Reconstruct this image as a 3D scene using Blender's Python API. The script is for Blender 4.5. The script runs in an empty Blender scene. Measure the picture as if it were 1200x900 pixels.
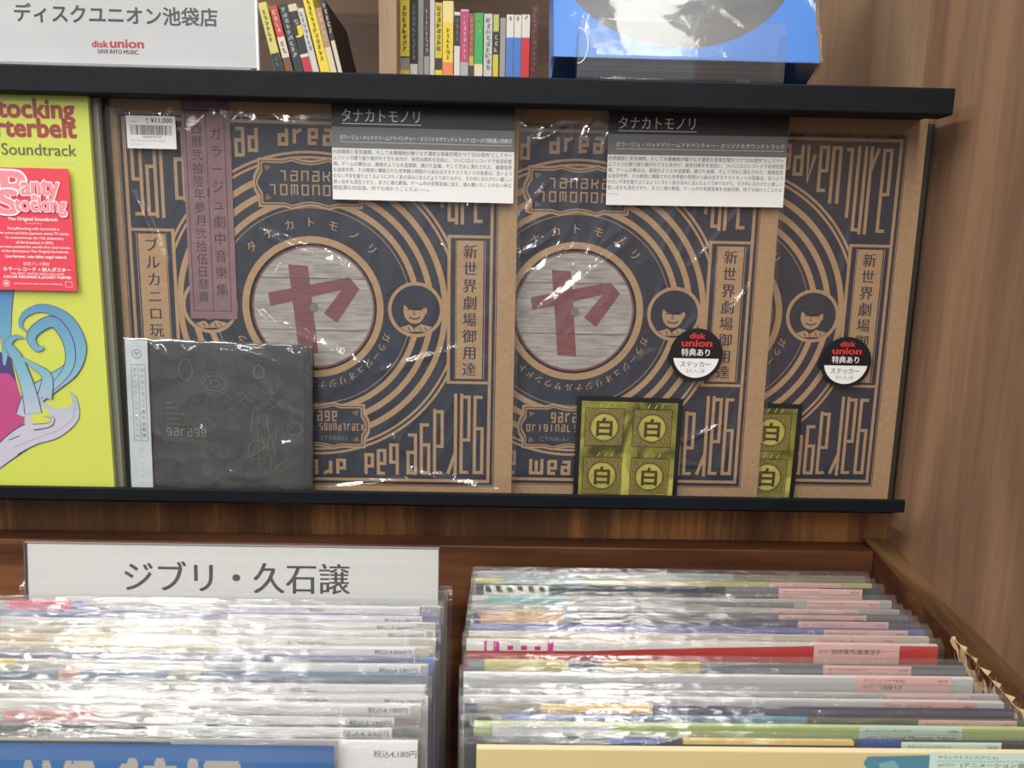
import bpy, bmesh, math, random
from mathutils import Vector, Matrix, noise

# ---------------------------------------------------------------- camera, world, lights, exposure
SC = bpy.context.scene
COL = SC.collection
OZ = 1.35                                   # camera height above the floor; all sizes below are relative to it
PITCH, YAW, ROLL, FPX = 0.1712, 0.01884, 0.02175, 900.0
cy_, sy_, cp_, sp_ = math.cos(YAW), math.sin(YAW), math.cos(PITCH), math.sin(PITCH)
FWD = Vector((sy_*cp_, cy_*cp_, -sp_))
RT0 = Vector((cy_, -sy_, 0)); UP0 = RT0.cross(FWD)
RT = RT0*math.cos(ROLL) + UP0*math.sin(ROLL)
UP = -RT0*math.sin(ROLL) + UP0*math.cos(ROLL)
cam = bpy.data.objects.new('camera', bpy.data.cameras.new('camera'))
COL.objects.link(cam)
cam.matrix_world = Matrix(((RT.x, UP.x, -FWD.x, 0), (RT.y, UP.y, -FWD.y, 0), (RT.z, UP.z, -FWD.z, OZ), (0, 0, 0, 1)))
cam.data.sensor_width = 36; cam.data.lens = 27; cam.data.clip_start = 0.02
cam.data.dof.use_dof = True; cam.data.dof.focus_distance = 0.60; cam.data.dof.aperture_fstop = 14
SC.camera = cam
SC.view_settings.view_transform = 'Standard'; SC.view_settings.look = 'None'
SC.view_settings.gamma = 1; SC.view_settings.use_curve_mapping = False
SC.view_settings.exposure = 0.55
SC.cycles.transparent_max_bounces = 40
SC.cycles.max_bounces = 8
SC.cycles.caustics_reflective = False; SC.cycles.caustics_refractive = False

W = bpy.data.worlds.new('shop_surroundings'); SC.world = W; W.use_nodes = True
_nt = W.node_tree; _bg = _nt.nodes['Background']          # the rest of the shop: dim and patchy low down, pale ceiling above
_tc = _nt.nodes.new('ShaderNodeTexCoord'); _sp = _nt.nodes.new('ShaderNodeSeparateXYZ'); _mr = _nt.nodes.new('ShaderNodeMapRange')
_no = _nt.nodes.new('ShaderNodeTexNoise'); _no.inputs['Scale'].default_value = 3.2; _no.inputs['Detail'].default_value = 3
_n2 = _nt.nodes.new('ShaderNodeMapRange'); _mu = _nt.nodes.new('ShaderNodeMath'); _mu.operation = 'MULTIPLY'
_mr.inputs['From Min'].default_value = -0.3; _mr.inputs['From Max'].default_value = 0.5; _mr.inputs['To Min'].default_value = 0.14; _mr.inputs['To Max'].default_value = 0.5
_n2.inputs['From Min'].default_value = 0.35; _n2.inputs['From Max'].default_value = 0.65; _n2.inputs['To Min'].default_value = 0.35; _n2.inputs['To Max'].default_value = 1.45
_l = _nt.links.new
_l(_tc.outputs['Generated'], _sp.inputs[0]); _l(_sp.outputs['Z'], _mr.inputs['Value']); _l(_tc.outputs['Generated'], _no.inputs['Vector'])
_l(_no.outputs['Fac'], _n2.inputs['Value']); _l(_mr.outputs[0], _mu.inputs[0]); _l(_n2.outputs[0], _mu.inputs[1]); _l(_mu.outputs[0], _bg.inputs[1])
_bg.inputs[0].default_value = (0.96, 0.97, 1.0, 1)

def area(name, loc, size, power, aim, color=(1, 0.97, 0.92)):
    l = bpy.data.lights.new(name, 'AREA'); l.shape = 'RECTANGLE'; l.size, l.size_y = size
    l.energy = power; l.color = color
    o = bpy.data.objects.new(name, l); COL.objects.link(o)
    o.location = (loc[0], loc[1], loc[2] + OZ)
    d = Vector(aim) - Vector(loc); o.rotation_euler = d.to_track_quat('-Z', 'Y').to_euler()
    return o
# ceiling light rows of the shop, overhead and behind the camera (they face straight down)
for x, y, ln, pw in ((-0.92, -0.45, 1.5, 19), (0.30, -0.45, 1.5, 11), (-0.92, -2.3, 1.3, 16), (0.30, -2.3, 1.3, 13), (-2.2, -0.45, 1.4, 13), (-2.2, -2.3, 1.4, 13),
                     (1.6, -2.3, 1.4, 11), (-0.92, -4.2, 1.3, 15), (0.30, -4.2, 1.3, 15)):
    area('ceiling_strip_light', (x, y, 1.25), (0.15, ln), pw, (x, y, 0))

# ---------------------------------------------------------------- helpers
def px(x, y, X=None, Y=None, Z=None):
    """point on the sight line of photo pixel (x, y) at a known X, Y or Z (camera-relative metres)"""
    d = FWD + RT*((x-600)/FPX) - UP*((y-450)/FPX)
    k = X/d.x if X is not None else (Y/d.y if Y is not None else Z/d.z)
    return d*k

def lin(c):
    c /= 255.0
    return c/12.92 if c <= 0.04045 else ((c+0.055)/1.055)**2.4
MATS = {}
def rgb(r, g, b): return (lin(r), lin(g), lin(b), 1)
def flat(r, g, b, rough=0.55, name=None):
    """plain printed / painted surface"""
    k = (r, g, b, rough)
    if k in MATS: return MATS[k]
    m = bpy.data.materials.new(name or 'print_%d_%d_%d' % (r, g, b)); m.use_nodes = True
    p = m.node_tree.nodes['Principled BSDF']
    p.inputs['Base Color'].default_value = rgb(r, g, b); p.inputs['Roughness'].default_value = rough
    MATS[k] = m
    return m

def N(nt, kind, **kw):
    n = nt.nodes.new(kind)
    for k, v in kw.items():
        if k in n.inputs: n.inputs[k].default_value = v
        else: setattr(n, k, v)
    return n

def mottled(name, stops, scale=(30, 30, 30), detail=6, rough=0.6, bump=0.0, metallic=0.0, dist=0.0):
    m = bpy.data.materials.new(name); m.use_nodes = True; nt = m.node_tree; p = nt.nodes['Principled BSDF']
    tc = N(nt, 'ShaderNodeTexCoord'); mp = N(nt, 'ShaderNodeMapping', Scale=scale)
    no = N(nt, 'ShaderNodeTexNoise', Scale=1.0, Detail=detail, Roughness=0.6, Distortion=dist)
    cr = N(nt, 'ShaderNodeValToRGB')
    nt.links.new(tc.outputs['Object'], mp.inputs[0]); nt.links.new(mp.outputs[0], no.inputs['Vector'])
    nt.links.new(no.outputs['Fac'], cr.inputs[0]); nt.links.new(cr.outputs[0], p.inputs['Base Color'])
    el = cr.color_ramp.elements
    for i, (pos, c) in enumerate(stops):
        e = el[i] if i < 2 else el.new(pos)
        e.position = pos; e.color = rgb(*c)
    p.inputs['Roughness'].default_value = rough; p.inputs['Metallic'].default_value = metallic
    if bump:
        b = N(nt, 'ShaderNodeBump', Strength=bump, Distance=0.001)
        nt.links.new(no.outputs['Fac'], b.inputs['Height']); nt.links.new(b.outputs[0], p.inputs['Normal'])
    return m

def wood(name, dark, mid, light, axis='Z', rough=0.45, band=14.0, streak=True, spec=0.4):
    """stained wood; the grain runs along the given axis"""
    m = bpy.data.materials.new(name); m.use_nodes = True; nt = m.node_tree; p = nt.nodes['Principled BSDF']
    tc = N(nt, 'ShaderNodeTexCoord')
    lo, hi = 1.2, 9.0
    sc = {'Z': (hi, hi, lo), 'X': (lo, hi, hi), 'Y': (hi, lo, hi)}[axis]
    mp = N(nt, 'ShaderNodeMapping', Scale=sc)
    n1 = N(nt, 'ShaderNodeTexNoise', Scale=1.0, Detail=3.0, Roughness=0.5, Distortion=0.6)
    # contour bands of the noise field give the cathedral figure
    mul = N(nt, 'ShaderNodeMath', operation='MULTIPLY'); mul.inputs[1].default_value = band
    fr = N(nt, 'ShaderNodeMath', operation='FRACT')
    pp = N(nt, 'ShaderNodeMath', operation='PINGPONG'); pp.inputs[1].default_value = 0.5
    n2 = N(nt, 'ShaderNodeTexNoise', Scale=1.0, Detail=8.0, Roughness=0.7)
    mp2 = N(nt, 'ShaderNodeMapping', Scale=tuple(s*(22 if s == hi else 9) for s in sc))
    mixv = N(nt, 'ShaderNodeMath', operation='MULTIPLY_ADD'); mixv.inputs[1].default_value = 0.55
    cr = N(nt, 'ShaderNodeValToRGB')
    L = nt.links.new
    L(tc.outputs['Object'], mp.inputs[0]); L(tc.outputs['Object'], mp2.inputs[0])
    L(mp.outputs[0], n1.inputs['Vector']); L(mp2.outputs[0], n2.inputs['Vector'])
    L(n1.outputs['Fac'], mul.inputs[0]); L(mul.outputs[0], fr.inputs[0]); L(mul.outputs[0], pp.inputs[0])
    L(pp.outputs[0], mixv.inputs[0])
    half = N(nt, 'ShaderNodeMath', operation='MULTIPLY'); half.inputs[1].default_value = 0.42
    L(n2.outputs['Fac'], half.inputs[0]); L(half.outputs[0], mixv.inputs[2])
    L(mixv.outputs[0], cr.inputs[0]); L(cr.outputs[0], p.inputs['Base Color'])
    el = cr.color_ramp.elements
    el[0].position = 0.20; el[0].color = rgb(*dark)
    el[1].position = 0.345; el[1].color = rgb(*mid)
    e = el.new(0.46); e.color = rgb(*light)
    p.inputs['Roughness'].default_value = rough; p.inputs['Specular IOR Level'].default_value = spec
    b = N(nt, 'ShaderNodeBump', Strength=0.12, Distance=0.0006)
    L(n2.outputs['Fac'], b.inputs['Height']); L(b.outputs[0], p.inputs['Normal'])
    return m

def clear_film(name, haze=0.05, gloss=0.06, tint=(0.985, 0.985, 0.98), edge=0.7, base=0.05, bump=0.25, bscale=(70, 70, 70)):
    """thin clear plastic: mostly see-through, mirror-like sheen, a little milky"""
    m = bpy.data.materials.new(name); m.use_nodes = True; nt = m.node_tree
    nt.nodes.remove(nt.nodes['Principled BSDF']); out = nt.nodes['Material Output']; L = nt.links.new
    tr = N(nt, 'ShaderNodeBsdfTransparent'); tr.inputs[0].default_value = (*tint, 1)
    gl = N(nt, 'ShaderNodeBsdfGlossy'); gl.inputs['Roughness'].default_value = gloss
    df = N(nt, 'ShaderNodeBsdfDiffuse'); df.inputs[0].default_value = (0.85, 0.86, 0.86, 1)
    lw = N(nt, 'ShaderNodeLayerWeight', Blend=0.5)
    pw = N(nt, 'ShaderNodeMath', operation='POWER'); pw.inputs[1].default_value = 4.0
    ma = N(nt, 'ShaderNodeMath', operation='MULTIPLY_ADD'); ma.inputs[1].default_value = edge; ma.inputs[2].default_value = base
    ma.use_clamp = True
    m1 = N(nt, 'ShaderNodeMixShader'); m2 = N(nt, 'ShaderNodeMixShader'); m1.inputs[0].default_value = haze
    tc = N(nt, 'ShaderNodeTexCoord'); mp = N(nt, 'ShaderNodeMapping', Scale=bscale)
    no = N(nt, 'ShaderNodeTexNoise', Scale=1.0, Detail=4.0, Roughness=0.55, Distortion=0.8)
    bp = N(nt, 'ShaderNodeBump', Strength=bump, Distance=0.002)
    L(tc.outputs['Object'], mp.inputs[0]); L(mp.outputs[0], no.inputs['Vector']); L(no.outputs['Fac'], bp.inputs['Height'])
    L(bp.outputs[0], gl.inputs['Normal'])
    L(lw.outputs['Facing'], pw.inputs[0]); L(pw.outputs[0], ma.inputs[0])
    L(tr.outputs[0], m1.inputs[1]); L(df.outputs[0], m1.inputs[2])
    L(m1.outputs[0], m2.inputs[1]); L(gl.outputs[0], m2.inputs[2]); L(ma.outputs[0], m2.inputs[0])
    L(m2.outputs[0], out.inputs[0])
    return m

class MB:
    """collects shapes with their materials and links them as ONE mesh object"""
    def __init__(s): s.v = []; s.f = []; s.m = []; s.mats = []; s.sm = []
    def mi(s, mat):
        if mat not in s.mats: s.mats.append(mat)
        return s.mats.index(mat)
    def add(s, verts, faces, mat, smooth=False):
        o = len(s.v); s.v += [tuple(v) for v in verts]; k = s.mi(mat)
        for f in faces: s.f.append([i+o for i in f]); s.m.append(k); s.sm.append(smooth)
    def box(s, lo, hi, mat, bevel=0.0):
        x0, y0, z0 = lo; x1, y1, z1 = hi
        if bevel:
            bm = bmesh.new(); bmesh.ops.create_cube(bm, size=1)
            for v in bm.verts:
                v.co = Vector((x0+(v.co.x+.5)*(x1-x0), y0+(v.co.y+.5)*(y1-y0), z0+(v.co.z+.5)*(z1-z0)))
            bmesh.ops.bevel(bm, geom=bm.edges[:], offset=bevel, segments=2, profile=0.5, affect='EDGES')
            bm.verts.ensure_lookup_table()
            s.add([v.co for v in bm.verts], [[v.index for v in f.verts] for f in bm.faces], mat)
            bm.free(); return
        s.add([(x0,y0,z0),(x1,y0,z0),(x1,y1,z0),(x0,y1,z0),(x0,y0,z1),(x1,y0,z1),(x1,y1,z1),(x0,y1,z1)],
              [(0,3,2,1),(4,5,6,7),(0,1,5,4),(1,2,6,5),(2,3,7,6),(3,0,4,7)], mat)
    # flat printing on the front (facing -Y): (x, z) outlines at depth y
    def poly(s, pts, y, mat):
        s.add([(x, y, z) for x, z in pts], [list(range(len(pts)))], mat)
    def rect(s, x0, x1, z0, z1, y, mat): s.poly([(x0,z0),(x1,z0),(x1,z1),(x0,z1)], y, mat)
    def frame(s, x0, x1, z0, z1, w, y, mat):
        s.rect(x0, x1, z1-w, z1, y, mat); s.rect(x0, x1, z0, z0+w, y, mat)
        s.rect(x0, x0+w, z0+w, z1-w, y, mat); s.rect(x1-w, x1, z0+w, z1-w, y, mat)
    def disc(s, cx, cz, r, y, mat, n=48, a0=0, a1=2*math.pi):
        full = abs(a1-a0-2*math.pi) < 1e-6
        k = n if full else n+1
        s.poly([(cx+r*math.cos(a0+(a1-a0)*i/n), cz+r*math.sin(a0+(a1-a0)*i/n)) for i in range(k)], y, mat)
    def ring(s, cx, cz, r0, r1, y, mat, n=96, sx=1.0, a0=0.0, a1=2*math.pi):
        v = []; f = []
        for i in range(n+1):
            a = a0+(a1-a0)*i/n; c, q = math.cos(a), math.sin(a)
            v += [(cx+r0*c*sx, y, cz+r0*q), (cx+r1*c*sx, y, cz+r1*q)]
            if i: f.append((2*i-2, 2*i, 2*i+1, 2*i-1))
        s.add(v, f, mat)
    def square_ring(s, cx, cz, r, sx0, sx1, sz0, sz1, y, mat, n=96):
        """rectangle with a round hole"""
        ang = sorted(set([2*math.pi*i/n for i in range(n)] + [math.atan2(b-cz, a-cx) % (2*math.pi) for a in (sx0, sx1) for b in (sz0, sz1)]))
        v = []; f = []
        for a in ang:
            c, q = math.cos(a), math.sin(a)
            t = min([(( sx1-cx)/c) if c > 1e-9 else 9, ((sx0-cx)/c) if c < -1e-9 else 9, ((sz1-cz)/q) if q > 1e-9 else 9, ((sz0-cz)/q) if q < -1e-9 else 9])
            v += [(cx+r*c, y, cz+r*q), (cx+t*c, y, cz+t*q)]
        k = len(ang)
        for i in range(k):
            j = (i+1) % k; f.append((2*i, 2*j, 2*j+1, 2*i+1))
        s.add(v, f, mat)
    def stroke(s, pts, w, y, mat, close=False, taper=None):
        """polyline of constant (or tapering) width with mitred joints"""
        n = len(pts); L = []; 
        for i in range(n):
            p = Vector(pts[i]); a = Vector(pts[i-1]) if (i or close) else None; b = Vector(pts[(i+1) % n]) if (i < n-1 or close) else None
            d1 = (p-a).normalized() if a is not None else None; d2 = (b-p).normalized() if b is not None else None
            if d1 is None: d1 = d2
            if d2 is None: d2 = d1
            n1 = Vector((-d1.y, d1.x)); n2 = Vector((-d2.y, d2.x)); m = (n1+n2)
            m = m.normalized() if m.length > 1e-6 else n1
            k = 1/max(0.45, m.dot(n1))
            ww = (w if taper is None else w*taper(i/(n-1)))/2*k
            L.append((p+m*ww, p-m*ww))
        v = []; f = []
        for i, (q, r) in enumerate(L):
            v += [(q.x, y, q.y), (r.x, y, r.y)]
            if i: f.append((2*i-2, 2*i-1, 2*i+1, 2*i))
        if close: f.append((2*n-2, 2*n-1, 1, 0))
        s.add(v, f, mat)
    def text(s, t, mat, y, x=0, z=0, h=None, w=None, align='C', bold=0.0, ang=0.0, box=None, shear=0.0):
        """lettering: h is the full-width character height; box=(x0,x1,z0,z1) stretches it to fit; bold thickens the strokes"""
        V, F, bb = glyphs(t)
        if not F: return
        if bold <= 0: offs = [(0, 0)]
        elif bold < 0.022: offs = [(-bold*.8, 0), (bold*.8, 0)]
        elif bold < 0.06: offs = [(0, 0)]+[(bold*math.cos(a*math.pi/3), bold*math.sin(a*math.pi/3)) for a in range(6)]
        else: offs = [(0, 0)]+[(bold*k*math.cos(a*math.pi/6), bold*k*math.sin(a*math.pi/6)) for a in range(12) for k in (.5, 1)]
        if box:
            kx = (box[1]-box[0])/(bb[1]-bb[0]); kz = (box[3]-box[2])/(bb[3]-bb[2])
            f = lambda a, b: (box[0]+(a-bb[0])*kx, box[2]+(b-bb[2])*kz)
        else:
            kz = h; kx = h if w is None else w/(bb[1]-bb[0])
            ox = {'C': (bb[0]+bb[1])/2, 'L': bb[0], 'R': bb[1]}[align]
            ca, sa = math.cos(ang), math.sin(ang)
            def f(a, b):
                a = (a-ox)*kx; b = (b-0.36)*kz; a += shear*b
                return (x+a*ca-b*sa, z+a*sa+b*ca)
        for i, (dx, dz) in enumerate(offs):
            yy = y-i*1.5e-6
            s.add([(lambda q: (q[0], yy, q[1]))(f(a+dx, b+dz)) for a, b in V], F, mat)
    def vtext(s, t, mat, y, x, ztop, zbot, h, bold=0.0, w=None):
        n = len(t); st = (ztop-zbot)/n
        for i, c in enumerate(t):
            if c != ' ': s.text(c, mat, y, x, ztop-st*(i+.5), h, bold=bold)
    def build(s, name, parent=None, loc=None):
        me = bpy.data.meshes.new(name); me.from_pydata(s.v, [], s.f)
        for m in s.mats: me.materials.append(m)
        me.polygons.foreach_set('material_index', s.m); me.polygons.foreach_set('use_smooth', s.sm); me.update()
        o = bpy.data.objects.new(name, me); COL.objects.link(o)
        if parent is not None: o.parent = parent
        if loc is not None: o.location = (loc[0], loc[1], loc[2]+(0 if parent else OZ))
        elif parent is None: o.location = (0, 0, OZ)
        return o

GC = {}
def glyphs(t, bold=0.0):
    k = (t, bold)
    if k in GC: return GC[k]
    cu = bpy.data.curves.new('lettering', 'FONT'); cu.body = t; cu.size = 1.0; cu.fill_mode = 'FRONT'; cu.resolution_u = 3; cu.offset = bold
    ob = bpy.data.objects.new('lettering', cu)
    me = bpy.data.meshes.new_from_object(ob)
    V = [(v.co.x, v.co.y) for v in me.vertices]; F = [list(p.vertices) for p in me.polygons]
    bpy.data.objects.remove(ob); bpy.data.curves.remove(cu); bpy.data.meshes.remove(me)
    bb = (min(v[0] for v in V), max(v[0] for v in V), min(v[1] for v in V), max(v[1] for v in V)) if V else (0, 1, 0, 1)
    GC[k] = (V, F, bb)
    return GC[k]

def thing(name, label, cat, loc, rot=(0, 0, 0), group=None):
    o = bpy.data.objects.new(name, None); COL.objects.link(o); o.empty_display_size = 0.02
    o.location = (loc[0], loc[1], loc[2]+OZ); o.rotation_euler = rot
    o['label'] = label; o['category'] = cat
    if group: o['group'] = group
    return o
def tag(o, label, cat, group=None):
    o['label'] = label; o['category'] = cat
    if group: o['group'] = group
    return o
def structure(o): o['kind'] = 'structure'; return o

# square deco letters, drawn as strokes in a unit cell
DECO = {
 'a': [[(0,.96),(1,.96),(1,0)], [(1,.56),(0,.56),(0,.04),(1,.04)]],
 'g': [[(1,.96),(0,.96),(0,.42),(1,.42)], [(1,.98),(1,.04),(0,.04)]],
 'r': [[(0,0),(0,1)], [(0,.72),(1,.98)]],
 'e': [[(0,.46),(1,.46),(1,.96),(0,.96),(0,.04),(1,.04)]],
 'b': [[(0,1),(0,.04),(1,.04),(1,.6),(0,.6)]],
 'd': [[(1,1),(1,.04),(0,.04),(0,.6),(1,.6)]],
 'm': [[(0,0),(0,.96),(1,.96),(1,0)], [(.5,.96),(.5,.1)]],
 'v': [[(0,1),(.15,.04),(1,.75)]],
 'n': [[(0,0),(0,.96),(1,.96),(1,0)]],
 't': [[(0,.95),(.8,.95),(.8,0)]],
 'u': [[(0,1),(0,.05),(1,.05)], [(1,1),(1,0)]],
 'o': [[(0,.04),(0,.96),(1,.96),(1,.04),(0,.04)]],
 'k': [[(0,0),(0,1)], [(1,1),(.95,.6),(.05,.48)], [(.6,.52),(1,0)]],
 'i': [[(.5,0),(.5,1)]],
 's': [[(1,.96),(0,.96),(0,.5),(1,.5),(1,.04),(0,.04)]],
 'l': [[(0,1),(0,.04),(1,.04)]],
 'c': [[(1,.96),(0,.96),(0,.04),(1,.04)]],
}
def deco(mb, ch, x0, x1, z0, z1, w, y, mat, flip=False):
    for pl in DECO.get(ch, []):
        pts = []
        for a, b in pl:
            X = x0+w/2+a*(x1-x0-w); Z = z0+b*(z1-z0)
            pts.append((-X, -Z) if flip else (X, Z))
        mb.stroke(pts, w, y, mat)
def deco_line(mb, t, x0, x1, z0, z1, w, y, mat, gap=0.32):
    n = len(t); adv = (x1-x0)/n
    for i, c in enumerate(t): deco(mb, c, x0+adv*i, x0+adv*(i+1-gap), z0, z1, w, y, mat)

def sheet(name, parent, mat, x0, x1, z0, z1, y, nx, nz, disp, loc=None, wrap=None, closed=False):
    """clear film sheet with real wrinkles; disp(x, z) moves it towards the viewer (metres)"""
    mb = MB(); v = []; f = []
    for j in range(nz+1):
        for i in range(nx+1):
            x = x0+(x1-x0)*i/nx; z = z0+(z1-z0)*j/nz
            v.append((x, y-disp(x, z), z))
    for j in range(nz):
        for i in range(nx):
            a = j*(nx+1)+i; f.append((a, a+1, a+nx+2, a+nx+1))
    mb.add(v, f, mat, True)
    return mb.build(name, parent, loc)

def seg_dist(x, z, a, b):
    ax, az = a; bx, bz = b; dx, dz = bx-ax, bz-az
    t = max(0, min(1, ((x-ax)*dx+(z-az)*dz)/(dx*dx+dz*dz)))
    return math.hypot(x-ax-t*dx, z-az-t*dz), t

# ---------------------------------------------------------------- materials
M_WALL = wood('stained_plywood', (134, 101, 79), (150, 115, 91), (168, 130, 100), 'Z', 0.5, 3.2)
M_PANEL = wood('pale_plywood', (156, 126, 101), (170, 139, 112), (182, 151, 122), 'Z', 0.5, 2.5)
M_BACKB = wood('dark_stained_board', (84, 55, 34), (108, 73, 45), (160, 110, 64), 'Z', 0.45, 2.6)
M_CRATE = wood('crate_wood', (80, 48, 30), (104, 64, 41), (128, 84, 56), 'X', 0.4, 4.0)
M_RAIL = wood('crate_rail_wood', (66, 44, 26), (88, 62, 38), (116, 86, 56), 'Y', 0.45, 5.0)
M_DARKWOOD = wood('cabinet_back_wood', (72, 54, 42), (92, 70, 55), (110, 86, 68), 'X', 0.6, 3.0)
M_DIVIDER = wood('cabinet_divider_wood', (120, 98, 74), (146, 122, 96), (164, 140, 112), 'Z', 0.5, 3.0)
M_BLACK = mottled('black_painted_metal', [(0.3, (7, 11, 16)), (0.75, (16, 22, 30))], (25, 25, 120), rough=0.6, bump=0.05)
M_BLACK.node_tree.nodes['Principled BSDF'].inputs['Specular IOR Level'].default_value = 0.22
M_BLACKB = mottled('black_backing', [(0.3, (14, 14, 13)), (0.7, (40, 42, 34))], (30, 30, 12), rough=0.35)
M_RAW = mottled('raw_splintered_wood', [(0.3, (186, 150, 104)), (0.7, (226, 196, 150))], (160, 30, 60), rough=0.8, bump=0.4)
M_KRAFT = mottled('kraft_cardboard', [(0.3, (164, 131, 95)), (0.7, (182, 148, 110))], (240, 240, 240), rough=0.65, bump=0.04)
M_NAVY = mottled('navy_ink', [(0.3, (20, 27, 46)), (0.7, (28, 35, 56))], (240, 240, 240), rough=0.55)
M_VINYL = flat(20, 20, 22, 0.25)
M_GREYWOOD = mottled('grey_weathered_print', [(0.25, (118, 112, 108)), (0.55, (168, 164, 158)), (0.8, (196, 192, 186))], (40, 40, 420), rough=0.5, detail=9)
M_MAROON = mottled('maroon_print', [(0.3, (112, 62, 66)), (0.7, (134, 82, 84))], (60, 60, 400), rough=0.5)
M_WHITE = flat(232, 233, 232, 0.6); M_PAPER = flat(222, 223, 224, 0.65); M_INK = flat(42, 42, 44, 0.6); M_GREYINK = flat(110, 112, 115, 0.6)
M_FILM = clear_film('clear_outer_sleeve', haze=0.022, gloss=0.06, base=0.07, edge=0.6, bump=0.15, bscale=(60, 60, 60))
M_FILM2 = clear_film('clear_record_bag', haze=0.026, gloss=0.05, base=0.10, edge=0.4, bump=0.45, bscale=(45, 300, 340))
M_WRAP = clear_film('shrink_wrap', haze=0.022, gloss=0.06, base=0.075, edge=0.7, bump=0.4, bscale=(40, 40, 40))
M_WRAP2 = clear_film('tight_shrink_wrap', haze=0.02, gloss=0.09, base=0.035, edge=0.6, bump=0.25, bscale=(30, 30, 30))
M_ACRYL = clear_film('clear_acrylic', haze=0.02, gloss=0.03, base=0.06, edge=0.8, bump=0.0)
M_CASE = clear_film('clear_jewel_case', haze=0.012, gloss=0.05, base=0.05, edge=0.7, bump=0.03)

# ---------------------------------------------------------------- the setting
XW = 0.345                                   # right wall
seamY = px(1086, 50, X=XW).y
mb = MB(); mb.box((XW, -0.3, -OZ), (XW+0.03, seamY-0.0008, 1.05), M_WALL); structure(mb.build('wall_right'))
mb = MB(); mb.box((XW+0.0015, seamY, 0.09), (XW+0.03, 1.35, 1.05), M_PANEL); structure(mb.build('trim_1'))
mb = MB(); mb.box((-1.1, 0.637, -OZ), (XW, 0.655, -0.196), M_BACKB); structure(mb.build('wall_back'))
mb = MB(); mb.box((-1.1, -0.3, -OZ-0.02), (XW+0.03, 1.35, -OZ), flat(120, 112, 104, 0.4)); structure(mb.build('floor'))
mb = MB(); mb.box((-1.1, 1.22, 0.09), (XW+0.03, 1.24, 1.05), M_DARKWOOD); structure(mb.build('wall_cabinet_back'))

# ---------------------------------------------------------------- display rack: shelf above, black backing, narrow ledge
YB = 0.575
zt = px(500, 87, Y=YB).z; zb = px(500, 119.5, Y=YB).z; xr = px(1120, 110, Y=YB).x
sh = thing('display_shelf', 'black edged shelf running above the row of cardboard record sleeves', 'shelf', (-0.2, YB, zb))
mb = MB(); mb.box((-1.1+0.2, 0, 0), (xr+0.2, 0.018, zt-zb), M_BLACK, 0.0012); mb.build('front_bar', sh)
mb = MB(); mb.box((-1.1+0.2, 0.019, 0.004), (xr+0.2, 0.06, zt-zb-0.0005), M_BLACK); mb.box((-1.1+0.2, 0.0601, 0.004), (XW-0.0005+0.2, 0.644, zt-zb-0.0005), M_DARKWOOD); mb.build('shelf_board', sh)
mb = MB(); mb.box((-1.1+0.2, 0.058, -0.315), (XW-0.0005+0.2, 0.0615, 0.003), M_BLACKB); mb.build('backing_panel', sh)

YL = 0.578
zl = px(500, 577.8, Y=YL).z; zl2 = px(500, 592.5, Y=YL).z; xl = px(1061, 592, Y=YL).x
lg = thing('display_ledge', 'narrow black ledge with raised lip holding the display sleeves', 'ledge', (-0.2, YL, zl2))
mb = MB(); mb.box((-0.9, 0, 0), (xl+0.2, 0.004, zl-zl2), M_BLACK, 0.0008); mb.build('lip', lg)
ZLEDGE = -0.2042                              # where sleeves stand
mb = MB(); zz = ZLEDGE-zl2                     # tray dips behind the lip
prof = [(0.0041, 0.0012), (0.022, zz), (0.0585, zz), (0.0585, zz-0.002), (0.022, zz-0.002), (0.0041, -0.0006)]
xs = (-0.9, xl+0.2); k = len(prof)
v = [(x, y, z) for x in xs for y, z in prof]
mb.add(v, [list(range(k))[::-1], list(range(k, 2*k))]+[(i, (i+1) % k, k+(i+1) % k, k+i) for i in range(k)], M_BLACK); mb.build('tray', lg)
def tray_z(y):                                # height of the tray's upper side
    return zl2+0.0012+(ZLEDGE-zl2-0.0012)*min(1, max(0, (y-YL-0.0041)/0.0179))
ZFRONT = tray_z(0.5868)                       # things near the lip stand on the sloping part

# ---------------------------------------------------------------- wooden record bin below
YR, ZR = 0.614, -0.245
def rail_z(y): return ZR-0.14*(YR-y)
bin_ = thing('record_bin', 'brown wooden record bin below the ledge with a chipped right side', 'record bin', (0, 0.45, -0.60))
o3 = lambda x, y, z: (x, y-0.45, z+0.60)
mb = MB(); mb.box(o3(-1.1, YR, -0.60), o3(XW-0.0225, 0.6365, ZR), M_CRATE, 0.001); mb.build('back_board', bin_)
mb = MB()
X0, X1 = XW-0.022, XW-0.0006
y0, y1 = 0.22, 0.6365
vs = [o3(X0, y0, -0.60), o3(X1, y0, -0.60), o3(X1, y1, -0.60), o3(X0, y1, -0.60),
      o3(X0, y0, rail_z(y0)), o3(X1, y0, rail_z(y0)), o3(X1, y1, rail_z(y1)), o3(X0, y1, rail_z(y1))]
mb.add(vs, [(0,3,2,1),(0,1,5,4),(1,2,6,5),(2,3,7,6)], M_CRATE); mb.add(vs, [(4,5,6,7)], M_RAIL); mb.add(vs, [(3,0,4,7)], M_CRATE)
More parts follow.
